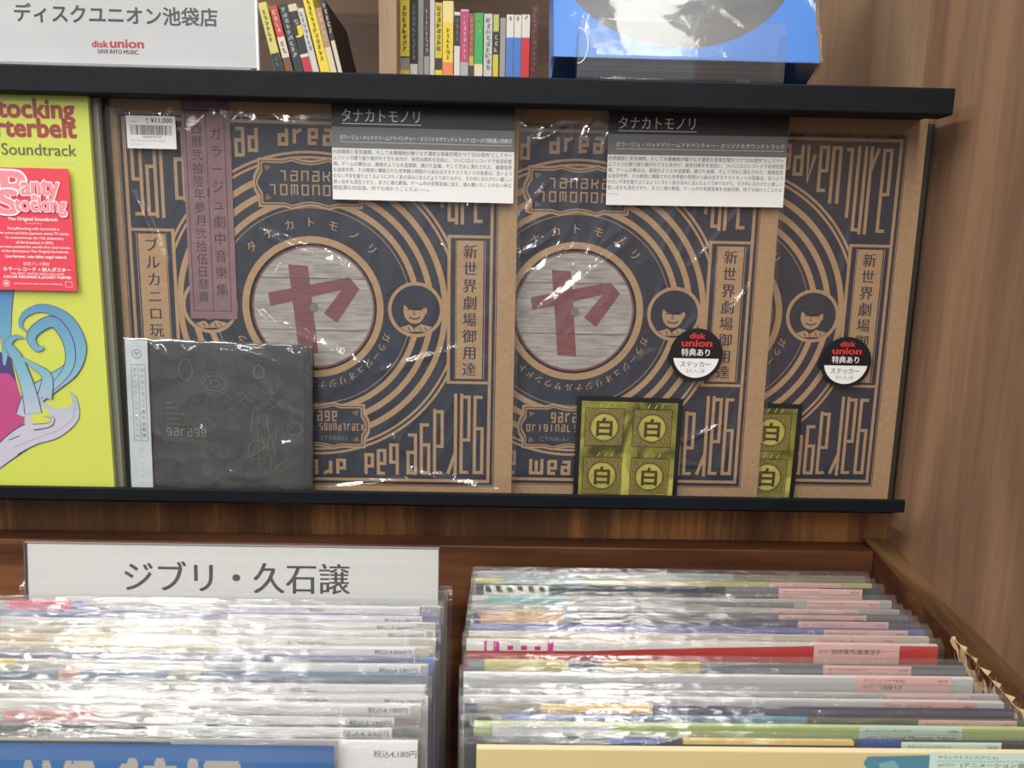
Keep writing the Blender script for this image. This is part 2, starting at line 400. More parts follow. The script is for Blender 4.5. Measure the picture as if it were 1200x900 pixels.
# raw splintered chip along the inner edge
random.seed(3)
tp = []; bt = []
for i in range(23):
    y = 0.498-0.09*i/22
    tp.append((X0-0.0006+0.002*random.random(), y, rail_z(y)+0.0004))
    d = 0.003+0.014*math.sin(math.pi*min(1, i/22))*(0.4+1.0*random.random())
    bt.append((X0-0.0007, y, rail_z(y)-d))
v = []; f = []
for i in range(23):
    v += [o3(*tp[i]), o3(*bt[i]), o3(X0+(0.0006 if i % 3 else 0.001+0.005*random.random()), tp[i][1], rail_z(tp[i][1])+0.0006)]
    if i: f += [(3*i-3, 3*i-2, 3*i+1, 3*i), (3*i-1, 3*i-3, 3*i, 3*i+2)]
mb.add(v, f, M_RAW)
for i in range(40):                           # standing splinters
    y = 0.49-0.075*random.random(); z = rail_z(y)-0.012*random.random(); h = 0.004+0.006*random.random()
    mb.add([o3(X0-0.0006, y, z), o3(X0-0.0006, y+0.0012, z), o3(X0-0.0025*random.random()-0.0008, y+0.0005-0.003*random.random(), z+h)], [(0,1,2)], M_RAW)
mb.build('side_board', bin_)
mb = MB(); mb.box(o3(-1.1, 0.22, -0.60), o3(X0-0.0003, YR-0.0003, -0.588), M_CRATE); mb.build('floor_board', bin_)
mb = MB(); mb.box(o3(-1.1, 0.20, -0.60), o3(XW-0.0006, 0.2195, -0.33), M_CRATE); mb.build('front_board', bin_)
ZFL = -0.588

# ---------------------------------------------------------------- cardboard sleeve with a round window (three of them)
mm = 0.001
JB = -0.0425-0.1575                            # jacket bottom relative to camera height is set by the ledge
def cover_print(mb):
    """navy printing; millimetres around the middle of the print"""
    DZ = 0.0                                # print sits a little above the sleeve's middle
    cz = 0.1575+DZ
    Y = lambda k: -0.00008*k
    K, NV = M_KRAFT, M_NAVY
    def R(x0, x1, z0, z1, k, m): mb.rect(x0*mm, x1*mm, cz+z0*mm, cz+z1*mm, Y(k), m)
    mb.frame(-143*mm, 143*mm, cz-143*mm, cz+143*mm, 0.6*mm, Y(1), NV)
    mb.frame(-141.8*mm, 141.8*mm, cz-141.8*mm, cz+141.8*mm, 2.3*mm, Y(1), NV)
    mb.square_ring(0, cz, 54.8*mm, -137*mm, 137*mm, cz-137*mm, cz+137*mm, Y(1), NV)
    mb.ring(0, cz, 75.8*mm, 76.3*mm, Y(2), K)
    for a, b in ((79, 83.5), (89.6, 94.2), (100.4, 105), (112.3, 114.2), (116.0, 118.0)): mb.ring(0, cz, a*mm, b*mm, Y(2), K, 128)
    for s in (-1, 1):                          # side columns with the upright lettering
        xs = sorted((s*104.3, s*137)); R(xs[0], xs[1], -58, 58, 3, NV)
        xs = sorted((s*104.3, s*106.8)); R(xs[0], xs[1], -58, 58, 4, K)
        R(min(s*104.3, s*137), max(s*104.3, s*137), 55.9, 58.1, 4, K); R(min(s*104.3, s*137), max(s*104.3, s*137), -58.1, -55.9, 4, K)
        xs = sorted((s*111.6, s*132.2)); R(xs[0], xs[1], -54, 54, 4, K)
        for q in (110.6, 133.2):
            xs = sorted((s*q, s*(q+0.5))); R(xs[0], xs[1], -54.5, 54.5, 4, K)
        t = '新世界劇場御用達' if s > 0 else 'ブルカニロ玩具店'
        mb.vtext(t, NV, Y(5), s*121.9*mm, cz+52*mm, cz-53*mm, 11.4*mm, bold=0.02)
        # round medallion with a plain smiling bust
        cx = s*79.8*mm
        mb.disc(cx, cz, 21.6*mm, Y(3), K); mb.disc(cx, cz, 18.9*mm, Y(4), NV)
        el = lambda ex, ez, rx, rz, a0=0, a1=2*math.pi, n=28: [(cx+(ex+rx*math.cos(a0+(a1-a0)*i/n))*mm, cz+(ez+rz*math.sin(a0+(a1-a0)*i/n))*mm) for i in range(n+1)]
        mb.poly(el(-1, -0.5, 8.6, 10.5)[:-1], Y(5), K)
        mb.poly(el(6.4, -0.5, 2.4, 3.4)[:-1], Y(5), K)
        mb.poly(el(0.2, 6.4, 9.6, 6.8)[:-1], Y(6), NV)
        mb.stroke(el(-4.2, -0.6, 2.3, 1.2, 0.2, math.pi-0.2, 8), 0.9*mm, Y(6), NV); mb.stroke(el(2.8, -0.6, 2.3, 1.2, 0.2, math.pi-0.2, 8), 0.9*mm, Y(6), NV)
        mb.stroke(el(-0.8, -5.0, 4.2, 2.2, math.pi+.2, 2*math.pi-.2, 10), 1.0*mm, Y(6), NV)
        mb.stroke([(cx-1*mm, cz-0.5*mm), (cx-1.8*mm, cz-3.4*mm), (cx+0.2*mm, cz-3.6*mm)], 0.6*mm, Y(6), NV)
        mb.poly([(cx-12*mm, cz-14*mm), (cx-5*mm, cz-11.8*mm), (cx-1*mm, cz-14.5*mm), (cx+4*mm, cz-11.2*mm), (cx+13*mm, cz-13.4*mm), (cx+8*mm, cz-17*mm), (cx-7*mm, cz-17.4*mm)], Y(5), K)
        for q in (-6, -2, 3, 7): mb.stroke([(cx+q*mm, cz-13.5*mm), (cx+(q+1.5)*mm, cz-16.5*mm)], 0.7*mm, Y(6), NV)
    mb.ring(0, cz, 49.6*mm, 54.8*mm, Y(4), K)
    # curved lettering around the window
    for i, c in enumerate('タナカトモノリ'):
        a = math.radians(90-(i-3)*15); mb.text(c, K, Y(3), 65*mm*math.cos(a), cz+65*mm*math.sin(a), 8.4*mm, ang=a-math.pi/2, bold=0.012)
    for i, c in enumerate('ガラージュオリジナルサウンドトラック'):
        a = math.radians(-21.5-7.9*i)
        mb.text(c, K, Y(3), 61*mm*math.cos(a), cz+61*mm*math.sin(a), 7.0*mm, ang=a-math.pi/2, bold=0.01)
    # name plates above and below the window
    for zc in (94.0, -94.0):
        def plate(gx, gz):
            P = []
            hw, hh = 38+gx, 16.6+gz
            half = [(0, hh-1.2), (6, hh-0.6), (14, hh+1.5), (20, hh-0.2), (hw-0.6, hh), (hw, hh-0.6), (hw, hh-7), (hw+1.6, hh-9.5), (hw+3.4, hh-13), (hw+3.8, 0)]
            P = half + [(x, -z) for x, z in half[-2::-1]]
            P += [(-x, z) for x, z in P[-2:0:-1]]
            return [(x*mm, cz+(z+zc)*mm) for x, z in P]
        mb.poly(plate(1.6, 1.6), Y(3), K); mb.poly(plate(-0.2, -0.2), Y(4), NV); mb.poly(plate(-0.9, -0.9), Y(5), K); mb.poly(plate(-2.0, -2.0), Y(6), NV)
        for sx in (-1, 1):
            for sz in (-1, 1):
                bx, bz = sx*33, zc+sz*11.8
                for q in ((0, 0), (2.2, 0.6), (0.4, 2.0)):
                    mb.ring((bx-sx*q[0])*mm, cz+(bz-sz*q[1])*mm, 0.6*mm, 0.95*mm, Y(7), K, 12)
    L = lambda t, x0, x1, z0, z1, w=1.1: deco_line(mb, t, x0*mm, x1*mm, cz+z0*mm, cz+z1*mm, w*mm, Y(7), K)
    L('tanaka', -23, 26, 95.6, 103); L('tomonori', -31, 34, 85.2, 92.8)
    L('garage', -16, 19, -90, -82, 1.2); L('original', -36, 2, -97.6, -92, 0.9); L('soundtrack', 3, 40, -97.6, -92, 0.8)
    mb.text('CTNR-61  STEREO', M_GREYINK, Y(7), 0, cz-104*mm, 5*mm, w=50*mm)
    # big square letters round the corners, the same turned upside down below
    zb_ = lambda x: max(66.0, math.sqrt(max(0, 122.0**2-min(abs(x), 121)**2))+1.0)
    words = [('garage', -134.2, 10.7, 8.2), ('bad', -66, 10.0, 7.4), ('dream', -23.5, 11.2, 7.6), ('adventure', 44, 10.05, 7.8)]
    for flip in (False, True):
        for t, x0, adv, wd in words:
            x = x0
            for c in t:
                w2 = wd*(1.5 if c == 'm' else 1)
                z0 = max(zb_(x), zb_(x+w2)) if abs(x) < 60 else zb_(min(abs(x), abs(x+w2)))
                sg = -1 if flip else 1
                for pl in DECO[c]:
                    pts = []
                    for a, b in pl:
                        b2 = b
                        X = x+1.1+a*(w2-2.2); Z = z0+b2*(133.6-z0)
                        pts.append((sg*X*mm, cz+sg*Z*mm))
                    mb.stroke(pts, 2.55*mm, Y(4), K)
                x += adv*(1.35 if c == 'm' else 1)

def make_cover_sleeve():
    mb = MB(); cz = 0.1575; h = 0.315; y1 = 0.0034
    mb.square_ring(0, cz, 49.6*mm, -0.1575, 0.1575, 0, h, 0.0, M_KRAFT)
    n = 96; v = []; f = []
    for i in range(n):
        a = 2*math.pi*i/n; v += [(49.6*mm*math.cos(a), 0, cz+49.6*mm*math.sin(a)), (49.6*mm*math.cos(a), 0.0008, cz+49.6*mm*math.sin(a))]
        j = (i+1) % n; f.append((2*i, 2*i+1, 2*j+1, 2*j))
    mb.add(v, f, M_KRAFT)
    a = 0.1575
    mb.add([(-a,0,0),(a,0,0),(a,0,h),(-a,0,h),(-a,y1,0),(a,y1,0),(a,y1,h),(-a,y1,h)], [(0,4,5,1),(1,5,6,2),(2,6,7,3),(3,7,4,0),(4,7,6,5)], M_KRAFT)
    cover_print(mb)
    return mb
COVER = make_cover_sleeve().build('sleeve')
def make_disc():
    cz = 0.1575
    mb = MB(); n = 64
    def cyl(r, y0, y1, m):
        v = []; f = []
        for i in range(n):
            a = 2*math.pi*i/n; v += [(r*math.cos(a), y0, cz+r*math.sin(a)), (r*math.cos(a), y1, cz+r*math.sin(a))]
            j = (i+1) % n; f.append((2*i, 2*i+1, 2*j+1, 2*j))
        mb.add(v, f, m); mb.add(v, [[2*i for i in range(n)], [2*i+1 for i in range(n)]], m)
    cyl(0.150, 0.0014, 0.0026, M_VINYL)
    lb = MB(); cz2 = cz
    lb.disc(0, cz, 47.8*mm, 0.00132, M_MAROON, 64); lb.disc(0, cz, 46.3*mm, 0.00126, M_GREYWOOD, 64)
    P = lambda pts: [(x*mm, cz2+z*mm) for x, z in pts]
    lb.poly(P([(-19, 33), (-3.6, 32), (3, -36), (-12.3, -35)]), 0.00120, M_MAROON)
    lb.poly(P([(-35, 11), (-33.5, 0.4), (22, 14), (36, 15), (28, 24)]), 0.00116, M_MAROON)
    lb.poly(P([(22, 14), (8, -4.3), (18, -11.6), (36, 15), (30, 17)]), 0.00114, M_MAROON)
    for z in (22.5, -17.8): lb.rect(-42*mm, 42*mm, cz+z*mm, cz+(z+0.45)*mm, 0.0011, flat(70, 64, 62))
    lb.disc(0, cz, 3.6*mm, 0.00108, flat(120, 116, 112), 24); lb.ring(0, cz, 3.3*mm, 3.8*mm, 0.00106, flat(90, 84, 82), 24)
    return mb, lb
DISC_MB, LABEL_MB = make_disc()

CENTRE = {1: px(367, 358, Y=.6025).x, 2: px(673, 367, Y=.6115).x, 3: px(953, 366, Y=.6205).x-0.0802}
def lp(name, k, Yf, label, rotz=0.0):
    o = thing(name, label, 'record', (CENTRE[k], Yf, ZLEDGE), (0, 0, 0), 'cardboard display sleeves with a round window')
    o.rotation_euler = (0, rotz, 0)
    s = COVER if k == 1 else COVER.copy()
    if k != 1: COL.objects.link(s)
    s.parent = o; s.location = (0, 0, 0)
    d = DISC_MB.build('vinyl_disc', o); l = LABEL_MB.build('centre_label', d)
    return o
L1 = lp('vinyl_record', 1, 0.6025, 'kraft cardboard record sleeve with purple paper band and white price sticker')
L2 = lp('vinyl_record', 2, 0.6115, 'middle kraft record sleeve with its round window uncovered and a round black and white sticker')
L3 = lp('vinyl_record', 3, 0.6205, 'rearmost kraft record sleeve by the wooden right wall, window hidden')

def on(o, p):   # camera-relative point -> local x, z of a display thing
    return p.x-o.location.x, p.z+OZ-o.location.z

def quad_frame(TL, TR, BL):
    return TL, TR, BL

# --- paper band on the first sleeve
Yf = L1.location.y
def lpx(o, x, y, dy=0.0): return on(o, px(x, y, Y=o.location.y-dy))
mb = MB()
M_OBI = mottled('purple_paper', [(0.3, (122, 88, 96)), (0.7, (142, 106, 112))], (60, 60, 60), rough=0.6)
a = lpx(L1, 214, 119); b = lpx(L1, 269, 121); c = lpx(L1, 279, 375); d = lpx(L1, 222.5, 372)
xl0 = (a[0]+d[0])/2; xr0 = (b[0]+c[0])/2; zt0 = 0.3145; zb0 = (c[1]+d[1])/2
mb.box((xl0, -0.0011, zb0), (xr0, -0.0008, zt0), M_OBI)
y = -0.00116; wI = xr0-xl0; xm = (xl0+xr0)/2
mb.rect(xl0+0.07*wI, xl0+0.085*wI, zb0+.006, zt0-.012, y, M_INK); mb.rect(xr0-0.13*wI, xr0-0.115*wI, zb0+.006, zt0-.012, y, M_INK)
mb.rect(xm-0.0003, xm+0.0002, zb0+.006, zt0-.012, y, M_INK); mb.rect(xl0+.07*wI, xr0-.115*wI, zb0+.006, zb0+.0065, y, M_INK); mb.rect(xl0+.07*wI, xr0-.115*wI, zt0-.0125, zt0-.012, y, M_INK)
mb.vtext('ガラージュ劇中音樂集', M_INK, y, xm+0.2*wI, zt0-.022, zb0+.016, 0.0098)
mb.vtext('西暦弐拾陸年参月弐拾伍日發賣', M_INK, y, xm-0.2*wI, zt0-.020, zb0+.012, 0.0088)
for q in (-0.001, 0.001): mb.ring(xm, (zt0+zb0)/2+0.012+q*1.6, 0.0008, 0.0013, y-.00003, M_INK, 8)
mb.rect(xm+.13*wI, xm+.27*wI, zb0+.0085, zb0+.0135, y, M_GREYINK)
o = mb.build('paper_band', L1); o['label'] = 'purple paper band with two columns of writing'

# --- price sticker
mb = MB(); a = lpx(L1, 151, 138.7); b = lpx(L1, 208, 136); c = lpx(L1, 211, 174); d = lpx(L1, 154, 176.7)
x0 = (a[0]+d[0])/2; x1 = (b[0]+c[0])/2; z0 = (c[1]+d[1])/2; z1 = (a[1]+b[1])/2
mb.box((x0, -0.0054, z0), (x1, -0.0051, z1), M_WHITE); y = -0.00546; w = x1-x0; h = z1-z0
mb.text('￥11,000'.replace('￥', '¥'), M_INK, y, box=(x0+.5*w, x0+.93*w, z0+.77*h, z0+.95*h), bold=0.012)
mb.text('税', M_INK, y, x0+.43*w, z0+.9*h, .09*h); mb.text('込', M_INK, y, x0+.43*w, z0+.8*h, .09*h)
mb.text('CTNR61', M_GREYINK, y, box=(x0+.06*w, x0+.22*w, z0+.79*h, z0+.84*h))
random.seed(5); xx = x0+.08*w
while xx < x0+.92*w:
    bw = random.choice((.004, .008, .012, .016))*w; mb.rect(xx, min(xx+bw, x0+.93*w), z0+.42*h, z0+.72*h, y, M_INK); xx += bw+random.choice((.006, .01, .016))*w
mb.text('220000107354', M_INK, y, box=(x0+.32*w, x0+.7*w, z0+.33*h, z0+.395*h))
mb.text('ガラージユ バツドドリームアド', M_GREYINK, y, box=(x0+.07*w, x0+.78*w, z0+.2*h, z0+.28*h)); mb.text('タナカトモノリ', M_GREYINK, y, box=(x0+.07*w, x0+.32*w, z0+.09*h, z0+.15*h))
mb.build('price_sticker', L1)

# --- round shop stickers on the second and third sleeves
def round_sticker(o, cxp, cyp, rp):
    mb = MB(); cx, cz = lpx(o, cxp, cyp); e = lpx(o, cxp+rp, cyp); r = e[0]-cx
    K = flat(22, 23, 25, 0.4); n = 40
    v = [(cx+r*math.cos(2*math.pi*i/n), -0.0054, cz+r*math.sin(2*math.pi*i/n)) for i in range(n)] + [(cx+r*math.cos(2*math.pi*i/n), -0.0051, cz+r*math.sin(2*math.pi*i/n)) for i in range(n)]
    mb.add(v, [list(range(n)), list(range(n, 2*n))] + [(i, (i+1) % n, n+(i+1) % n, n+i) for i in range(n)], K)
    y = -0.00544
    a0 = math.asin(0.13/0.86)
    mb.disc(cx, cz, r*.86, y, M_WHITE, 30, math.pi+a0, 2*math.pi-a0)
    R_ = flat(206, 48, 48)
    mb.text('disk', R_, y, box=(cx-.28*r, cx+.3*r, cz+.62*r, cz+.82*r), bold=.03); mb.text('union', R_, y, box=(cx-.56*r, cx+.56*r, cz+.32*r, cz+.56*r), bold=.03)
    mb.text('特典あり', M_WHITE, y, box=(cx-.56*r, cx+.5*r, cz-.04*r, cz+.24*r), bold=.02)
    mb.text('ステッカー', M_INK, y-.00003, box=(cx-.58*r, cx+.56*r, cz-.46*r, cz-.24*r), bold=.01); mb.text('封入済', flat(150, 150, 150), y-.00003, box=(cx-.36*r, cx+.36*r, cz-.68*r, cz-.52*r))
    mb.build('round_sticker', o)
round_sticker(L2, 814, 415, 31); round_sticker(L3, 988, 423.5, 29.5)

# --- clear outer sleeves with creases
def film_for(o, seed, creases, amp=0.0011, xa=-0.1605, xb=0.1605):
    cr = [((lpx(o, *p)), (lpx(o, *q)), a, w) for p, q, a, w in creases]
    def disp(x, z):
        p = Vector((x*9+seed, z*9, seed*2.3)); q = Vector((x*26+seed, z*17, seed))
        n = noise.noise(p); n2 = 1-abs(noise.noise(q)); n3 = 1-abs(noise.noise(Vector((x*40-z*22, x*12+z*14, seed*5))))
        e = min(x-xa, xb-x, z)
        edge = min(1, max(0, e/0.012))
        d = amp*(0.6*n+0.8*n2**4+0.8*n3**6)
        for a, b, am, w in cr:
            dd, t = seg_dist(x, z, a, b)
            if dd < 3*w: d += 2.4*am*math.exp(-(dd/w)**2)*math.sin(math.pi*min(1, max(0.0, 0.08+0.84*t)))
        tb = math.exp(-((z-0.283)/0.016)**2) if z < 0.283 else max(0, 1-((z-0.283)/0.036)**2)   # sleeve mouth bulges and closes
        off = 0.0012+max(0.0, 0.0007+d)*(0.2+0.8*edge)+(0.0022+0.0005*n)*tb*edge
        return min(0.0050, off)*(1 if z < .3145 else max(.2, 1-(z-.3145)/.004))
    return sheet('outer_sleeve', o, M_FILM, xa, xb, -0.0002, 0.3178, 0.0, 240, 240, disp)
film_for(L1, 1.3, [((122,115),(133,200),.0012,.0016), ((128,118),(150,215),.0012,.0018), ((160,228),(208,330),.0016,.0022), ((250,125),(238,200),.001,.0018), ((262,122),(258,190),.001,.0014),
    ((283,128),(255,235),.001,.0016), ((330,310),(300,360),.0016,.002), ((300,360),(332,395),.0016,.0022), ((332,380),(430,430),.001,.003), ((505,385),(512,408),.0018,.002), ((430,440),(560,400),.0008,.003),
    ((480,550),(500,560),.002,.003), ((500,556),(590,578),.0018,.003), ((380,572),(490,560),.0015,.0025), ((520,290),(500,400),.001,.0035), ((460,510),(475,530),.0018,.002), ((360,300),(372,330),.001,.0015), ((300,270),(420,320),.0007,.004)])
film_for(L2, 4.7, [((612,330),(670,290),.0016,.003), ((614,380),(740,280),.0012,.004), ((610,300),(650,275),.0012,.002), ((850,370),(880,330),.001,.002), ((790,520),(850,495),.001,.002), ((780,540),(830,545),.001,.0015), ((650,145),(690,136),.0012,.003), ((840,420),(800,470),.0012,.004), ((870,470),(840,560),.0008,.003)])
film_for(L3, 8.1, [((1000,250),(985,330),.0006,.004)], amp=0.0006)
for k, o in ((1, L1), (2, L2)):
    pass

# ---------------------------------------------------------------- info cards slipped in front of two sleeves
M_CARDK = flat(34, 35, 37, 0.4); M_CARDG = flat(112, 114, 117, 0.4)
BODY1 = ['内燃機関と蒸気機関、そして水棲機械が織りなす濃密な音楽空間かつて"幻の怪作"としてゲー', 'ムファンの間で語り継がれてきた本作が、発売30周年を目前に、ついにCDとレコードで本邦初登', '場。ゲームの舞台は、廃墟のような木造建築、錆びた金属、そして汚水に満たされた、複雑怪奇', 'な迷宮世界。その緻密に構築された世界観の隙間から染み出すタナカトモノリの音楽は、言いよう', 'のない不安を駆り立てるように冷たく影の深みに沈んだようでありながら、その中に忘れがたい優しい', '思い出をも混在させた、まさに魂の素描。ゲーム中の背景音楽に加え、誰も聴いたことのない未公', '開音源も初収録。何でも味わうことだよ——。']
BODY2 = BODY1[:5] + ['思い出をも混在させた、まさに魂の素描。ゲーム中の背景音楽を全曲収録。何でも味わうことだよ', '——。']
def info_card(label, Yc, TL, TR, BR, BL, head2, body):
    a, b, c, d = [px(*p, Y=Yc) for p in (TL, TR, BR, BL)]
    w = ((b-a).length+(c-d).length)/2; h = ((a-d).length+(b-c).length)/2
    ang = (math.atan2(b.z-a.z, b.x-a.x)+math.atan2(c.z-d.z, c.x-d.x))/2
    H = h+0.006
    o = thing('info_card', label, 'card', (d.x, Yc, d.z), (0, -ang, 0), 'info cards on the sleeves')
    mb = MB(); mb.box((0, 0, 0), (w, 0.0003, H), M_WHITE, 0)
    y = -0.00005
    mb.rect(0, w, h*.53, h*.745, y, M_CARDG); mb.rect(0, w, h*.745, h*.985, y, M_CARDK)
    mb.text('タナカトモノリ', M_WHITE, y*2, box=(w*.055, w*.48, h*.80, h*.925), bold=.012); mb.rect(w*.055, w*.49, h*.775, h*.783, y*2, M_WHITE)
    mb.text(head2, M_WHITE, y*2, box=(w*.045, w*.985, h*.615, h*.665), bold=.012); mb.rect(w*.045, w*.985, h*.59, h*.596, y*2, flat(200, 200, 200))
    mb.text('先着購入ステッカー2種 + 未発表音源収録カード', M_INK, y, box=(w*.05, w*.72, h*1.0, h*1.06), bold=.02)
    for i, t in enumerate(body):
        z = h*(.492-.0615*i)
        if len(t) > 25: mb.text(t, flat(58, 58, 60), y, box=(w*.006, w*(.988 if i != 6 else .5), z-h*.022, z+h*.024))
        else: mb.text(t, flat(58, 58, 60), y, w*.006, z, h*.05, align='L')
    mb.build('printed_card', o)
    return o
info_card('white info card with black heading on the sleeve with the purple band', 0.5966, (392, 121), (606, 124), (603, 241), (390, 233.5),
          'ガラージュ・バッドドリームアドベンチャー・オリジナルサウンドトラック CD + LP 同時購入特典付', BODY1)
info_card('white info card with black heading on the sleeve with the open window', 0.6060, (713, 128), (925, 131.5), (917, 243.5), (710, 240),
          'ガラージュ・バッドドリームアドベンチャー・オリジナルサウンドトラック', BODY2)

# ---------------------------------------------------------------- gold sticker sheets
M_GOLD = mottled('olive_gold_print', [(0.34, (66, 68, 34)), (0.5, (136, 132, 58)), (0.66, (184, 178, 92))], (38, 38, 26), rough=0.45, dist=1.2)
M_GOLD2 = mottled('bright_gold_print', [(0.3, (150, 146, 66)), (0.7, (188, 184, 92))], (70, 70, 70), rough=0.45)
M_HATCH = mottled('brown_hatched_print', [(0.35, (84, 70, 40)), (0.65, (142, 132, 70))], (900, 900, 900), rough=0.5, detail=2)
M_BROWN = flat(74, 56, 36)
def sticker_sheet(label, Yc, TL, TR, BR, BL):
    a, b, c, d = [px(*p, Y=Yc) for p in (TL, TR, BR, BL)]
    w = ((b-a).length+(c-d).length)/2; ang = (math.atan2(b.z-a.z, b.x-a.x)+math.atan2(c.z-d.z, c.x-d.x))/2
    h = a.z-ZLEDGE-0.0008
    o = thing('sticker_sheet', label, 'stickers', (d.x, Yc, ZLEDGE+0.0012), (0, -ang, 0), 'sheets of four gold stickers')
    mb = MB(); mb.box((0, 0, 0), (w, 0.0004, h), flat(26, 28, 30, 0.4)); y = -0.00005
    bw = .045*w
    mb.rect(bw, w-bw, 0.002, h-bw, y, M_GOLD)
    cw = (w-2*bw)/2; hh = h*.455
    for i in range(2):
        for j in range(2):
            cx = bw+cw*(i+.5)-.006*w; cz = h-bw-hh*(j+.5)-.01*h; s = cw*.38
            mb.frame(cx-s*1.08, cx+s*1.08, cz-s*1.08, cz+s*1.08, s*.05, y*2, M_BROWN)
            mb.rect(cx-s, cx+s, cz-s, cz+s, y*2, M_HATCH)
            mb.disc(cx, cz, s*.72, y*3, M_GOLD2, 32)
            mb.ring(cx, cz, s*.78, s*.82, y*3, M_BROWN, 32)
            mb.text('白', M_BROWN, y*4, box=(cx-s*.4, cx+s*.42, cz-s*.5, cz+s*.5), bold=.035)
            for q in (-.3, .1, .45): mb.stroke([(cx+q*s, cz+s*1.1), (cx+(q+.12)*s, cz+s*1.32)], s*.05, y*2, M_GOLD2)
    mb.build('printed_sheet', o)
    return o
sticker_sheet('sheet of four gold stickers fully in view, low on the sleeve with the open window', 0.6062, (677, 464.6), (801.6, 470), (792, 581), (671.5, 580))
sticker_sheet('sheet of four gold stickers half hidden, low on the rearmost sleeve', 0.6152, (812, 470.5), (935, 475), (931, 586), (808, 583))

# ---------------------------------------------------------------- CD in front of the first sleeve
a, b, c, d = [px(*p, Y=0.587) for p in ((147, 397), (366, 403), (362, 575), (150, 573))]
W_ = 0.1425; Hc = (a.z+b.z)/2-ZFRONT-.0004
M_CDART = mottled('dark_cd_print', [(0.3, (22, 21, 21)), (0.55, (36, 34, 34)), (0.8, (66, 65, 64))], (28, 28, 20), rough=0.4, dist=1.0)
cd = thing('cd_case', 'wrapped dark CD case with pale paper spine strip leaning before the first sleeve', 'CD', ((a.x+d.x)/2+0.001, 0.5864, ZFRONT+.0004), (0, math.radians(1.0), 0))
kx = ((b-a).length/W_); W_ = (b-a).length*0.992
mb = MB(); mb.box((0.0, 0.0065, 0.0022), (W_, 0.0082, Hc), flat(30, 30, 31, 0.35)); mb.box((0.004, 0.0024, 0.002), (W_-0.002, 0.0063, Hc-0.002), flat(28, 28, 29, 0.35)); mb.build('tray', cd)
mb = MB(); mb.box((0.0135, 0.0014, 0.0022), (W_-0.006, 0.002, Hc-0.003), M_CDART); y = 0.00134
LG = flat(128, 124, 112); LD = flat(96, 92, 84)
deco_line(mb, 'garage', .028, .060, .0515, .0575, .0008, y, LG, .3)
for i, t in enumerate(('bad', 'dream', 'adventure', 'original', 'soundtrack')): mb.text(t, LD, y, .028, .078-.0042*i, .0036, align='L')
random.seed(8)
def loop(cx, cz, rx, rz, n=24, j=.12, a0=0, a1=6.2832):
    return [(cx+rx*(1+j*(random.random()-.5))*math.cos(a0+(a1-a0)*i/n), cz+rz*(1+j*(random.random()-.5))*math.sin(a0+(a1-a0)*i/n)) for i in range(n+1)]
for cx, cz, rx, rz in ((.066, .094, .011, .0085), (.066, .094, .0085, .006), (.066, .094, .0035, .0032), (.104, .066, .0042, .0042), (.104, .066, .0018, .0018), (.098, .042, .010, .011), (.098, .042, .0075, .008), (.127, .06, .006, .005), (.1, .104, .004, .005), (.044, .104, .005, .008)):
    mb.stroke(loop(cx, cz, rx, rz), .0003, y, LG if rx < .009 else LD)
for k in range(34):                            # loose technical line drawing
    x = .100+.030*(random.random()-.35); z = .012+.052*random.random(); l = .006+.022*random.random()
    q = random.choice((0, 0, 0, .3, -.5, 1.2)); mb.stroke([(x, z), (x+l*math.sin(q)*.5, z+l*math.cos(q)), (x+l*math.sin(q)*.5+.003*random.random(), z+l*math.cos(q)+.002)], .00025, y, random.choice((LG, LD)))
for k in range(12):
    x = .05+.06*random.random(); z = .07+.03*random.random(); mb.stroke([(x+.004*i, z+.004*math.sin(i*1.1+k)) for i in range(7)], .00022, y, LD)
mb.build('booklet', cd)
mb = MB(); M_PALEB = mottled('pale_blue_paper', [(0.3, (186, 196, 202)), (0.7, (206, 214, 218))], (80, 80, 80), rough=0.6)
mb.box((-0.0003, -0.0008, 0.001), (0.0165, -0.0004, Hc+0.0002), M_PALEB); y = -0.00086; G = flat(96, 100, 78)
mb.ring(.0082, .115, .0031, .0036, y, G, 24); mb.text('ヤ', G, y, .0082, .115, .0044, bold=.02)
mb.frame(.0035, .0142, .047, .107, .0003, y, G); mb.rect(.0087, .009, .048, .106, y, G)
mb.vtext('タナカトモノリ劇中音楽集', G, y, .0115, .105, .049, .0032); mb.vtext('ガラージュ・バッドドリーム', G, y, .0062, .105, .049, .003)
mb.vtext('ソーズリスト', flat(150, 156, 160), y, .0085, .042, .01, .003)
mb.build('paper_spine_strip', cd)
mb = MB()
mb.box((0, 0.0002, 0), (W_, 0.0013, Hc), M_CASE); mb.box((0, 0.0013, 0.0), (W_, 0.009, 0.0015), M_CASE); mb.box((0, 0.0013, Hc-0.0012), (W_, 0.009, Hc), M_CASE)
mb.box((W_-0.0012, 0.0013, 0.0016), (W_, 0.009, Hc-0.0013), M_CASE)
mb.build('clear_case', cd)
def cd_disp(x, z):
    n3 = 1-abs(noise.noise(Vector((x*38-z*30, x*20+z*30, 3.3)))); n = noise.noise(Vector((x*18, z*18, 7)))
    n5 = 1-abs(noise.noise(Vector((x*14+z*30, z*12-x*22, 8.1))))
    return .0010+.0006*n+.0012*n3**5+.0018*n5**9
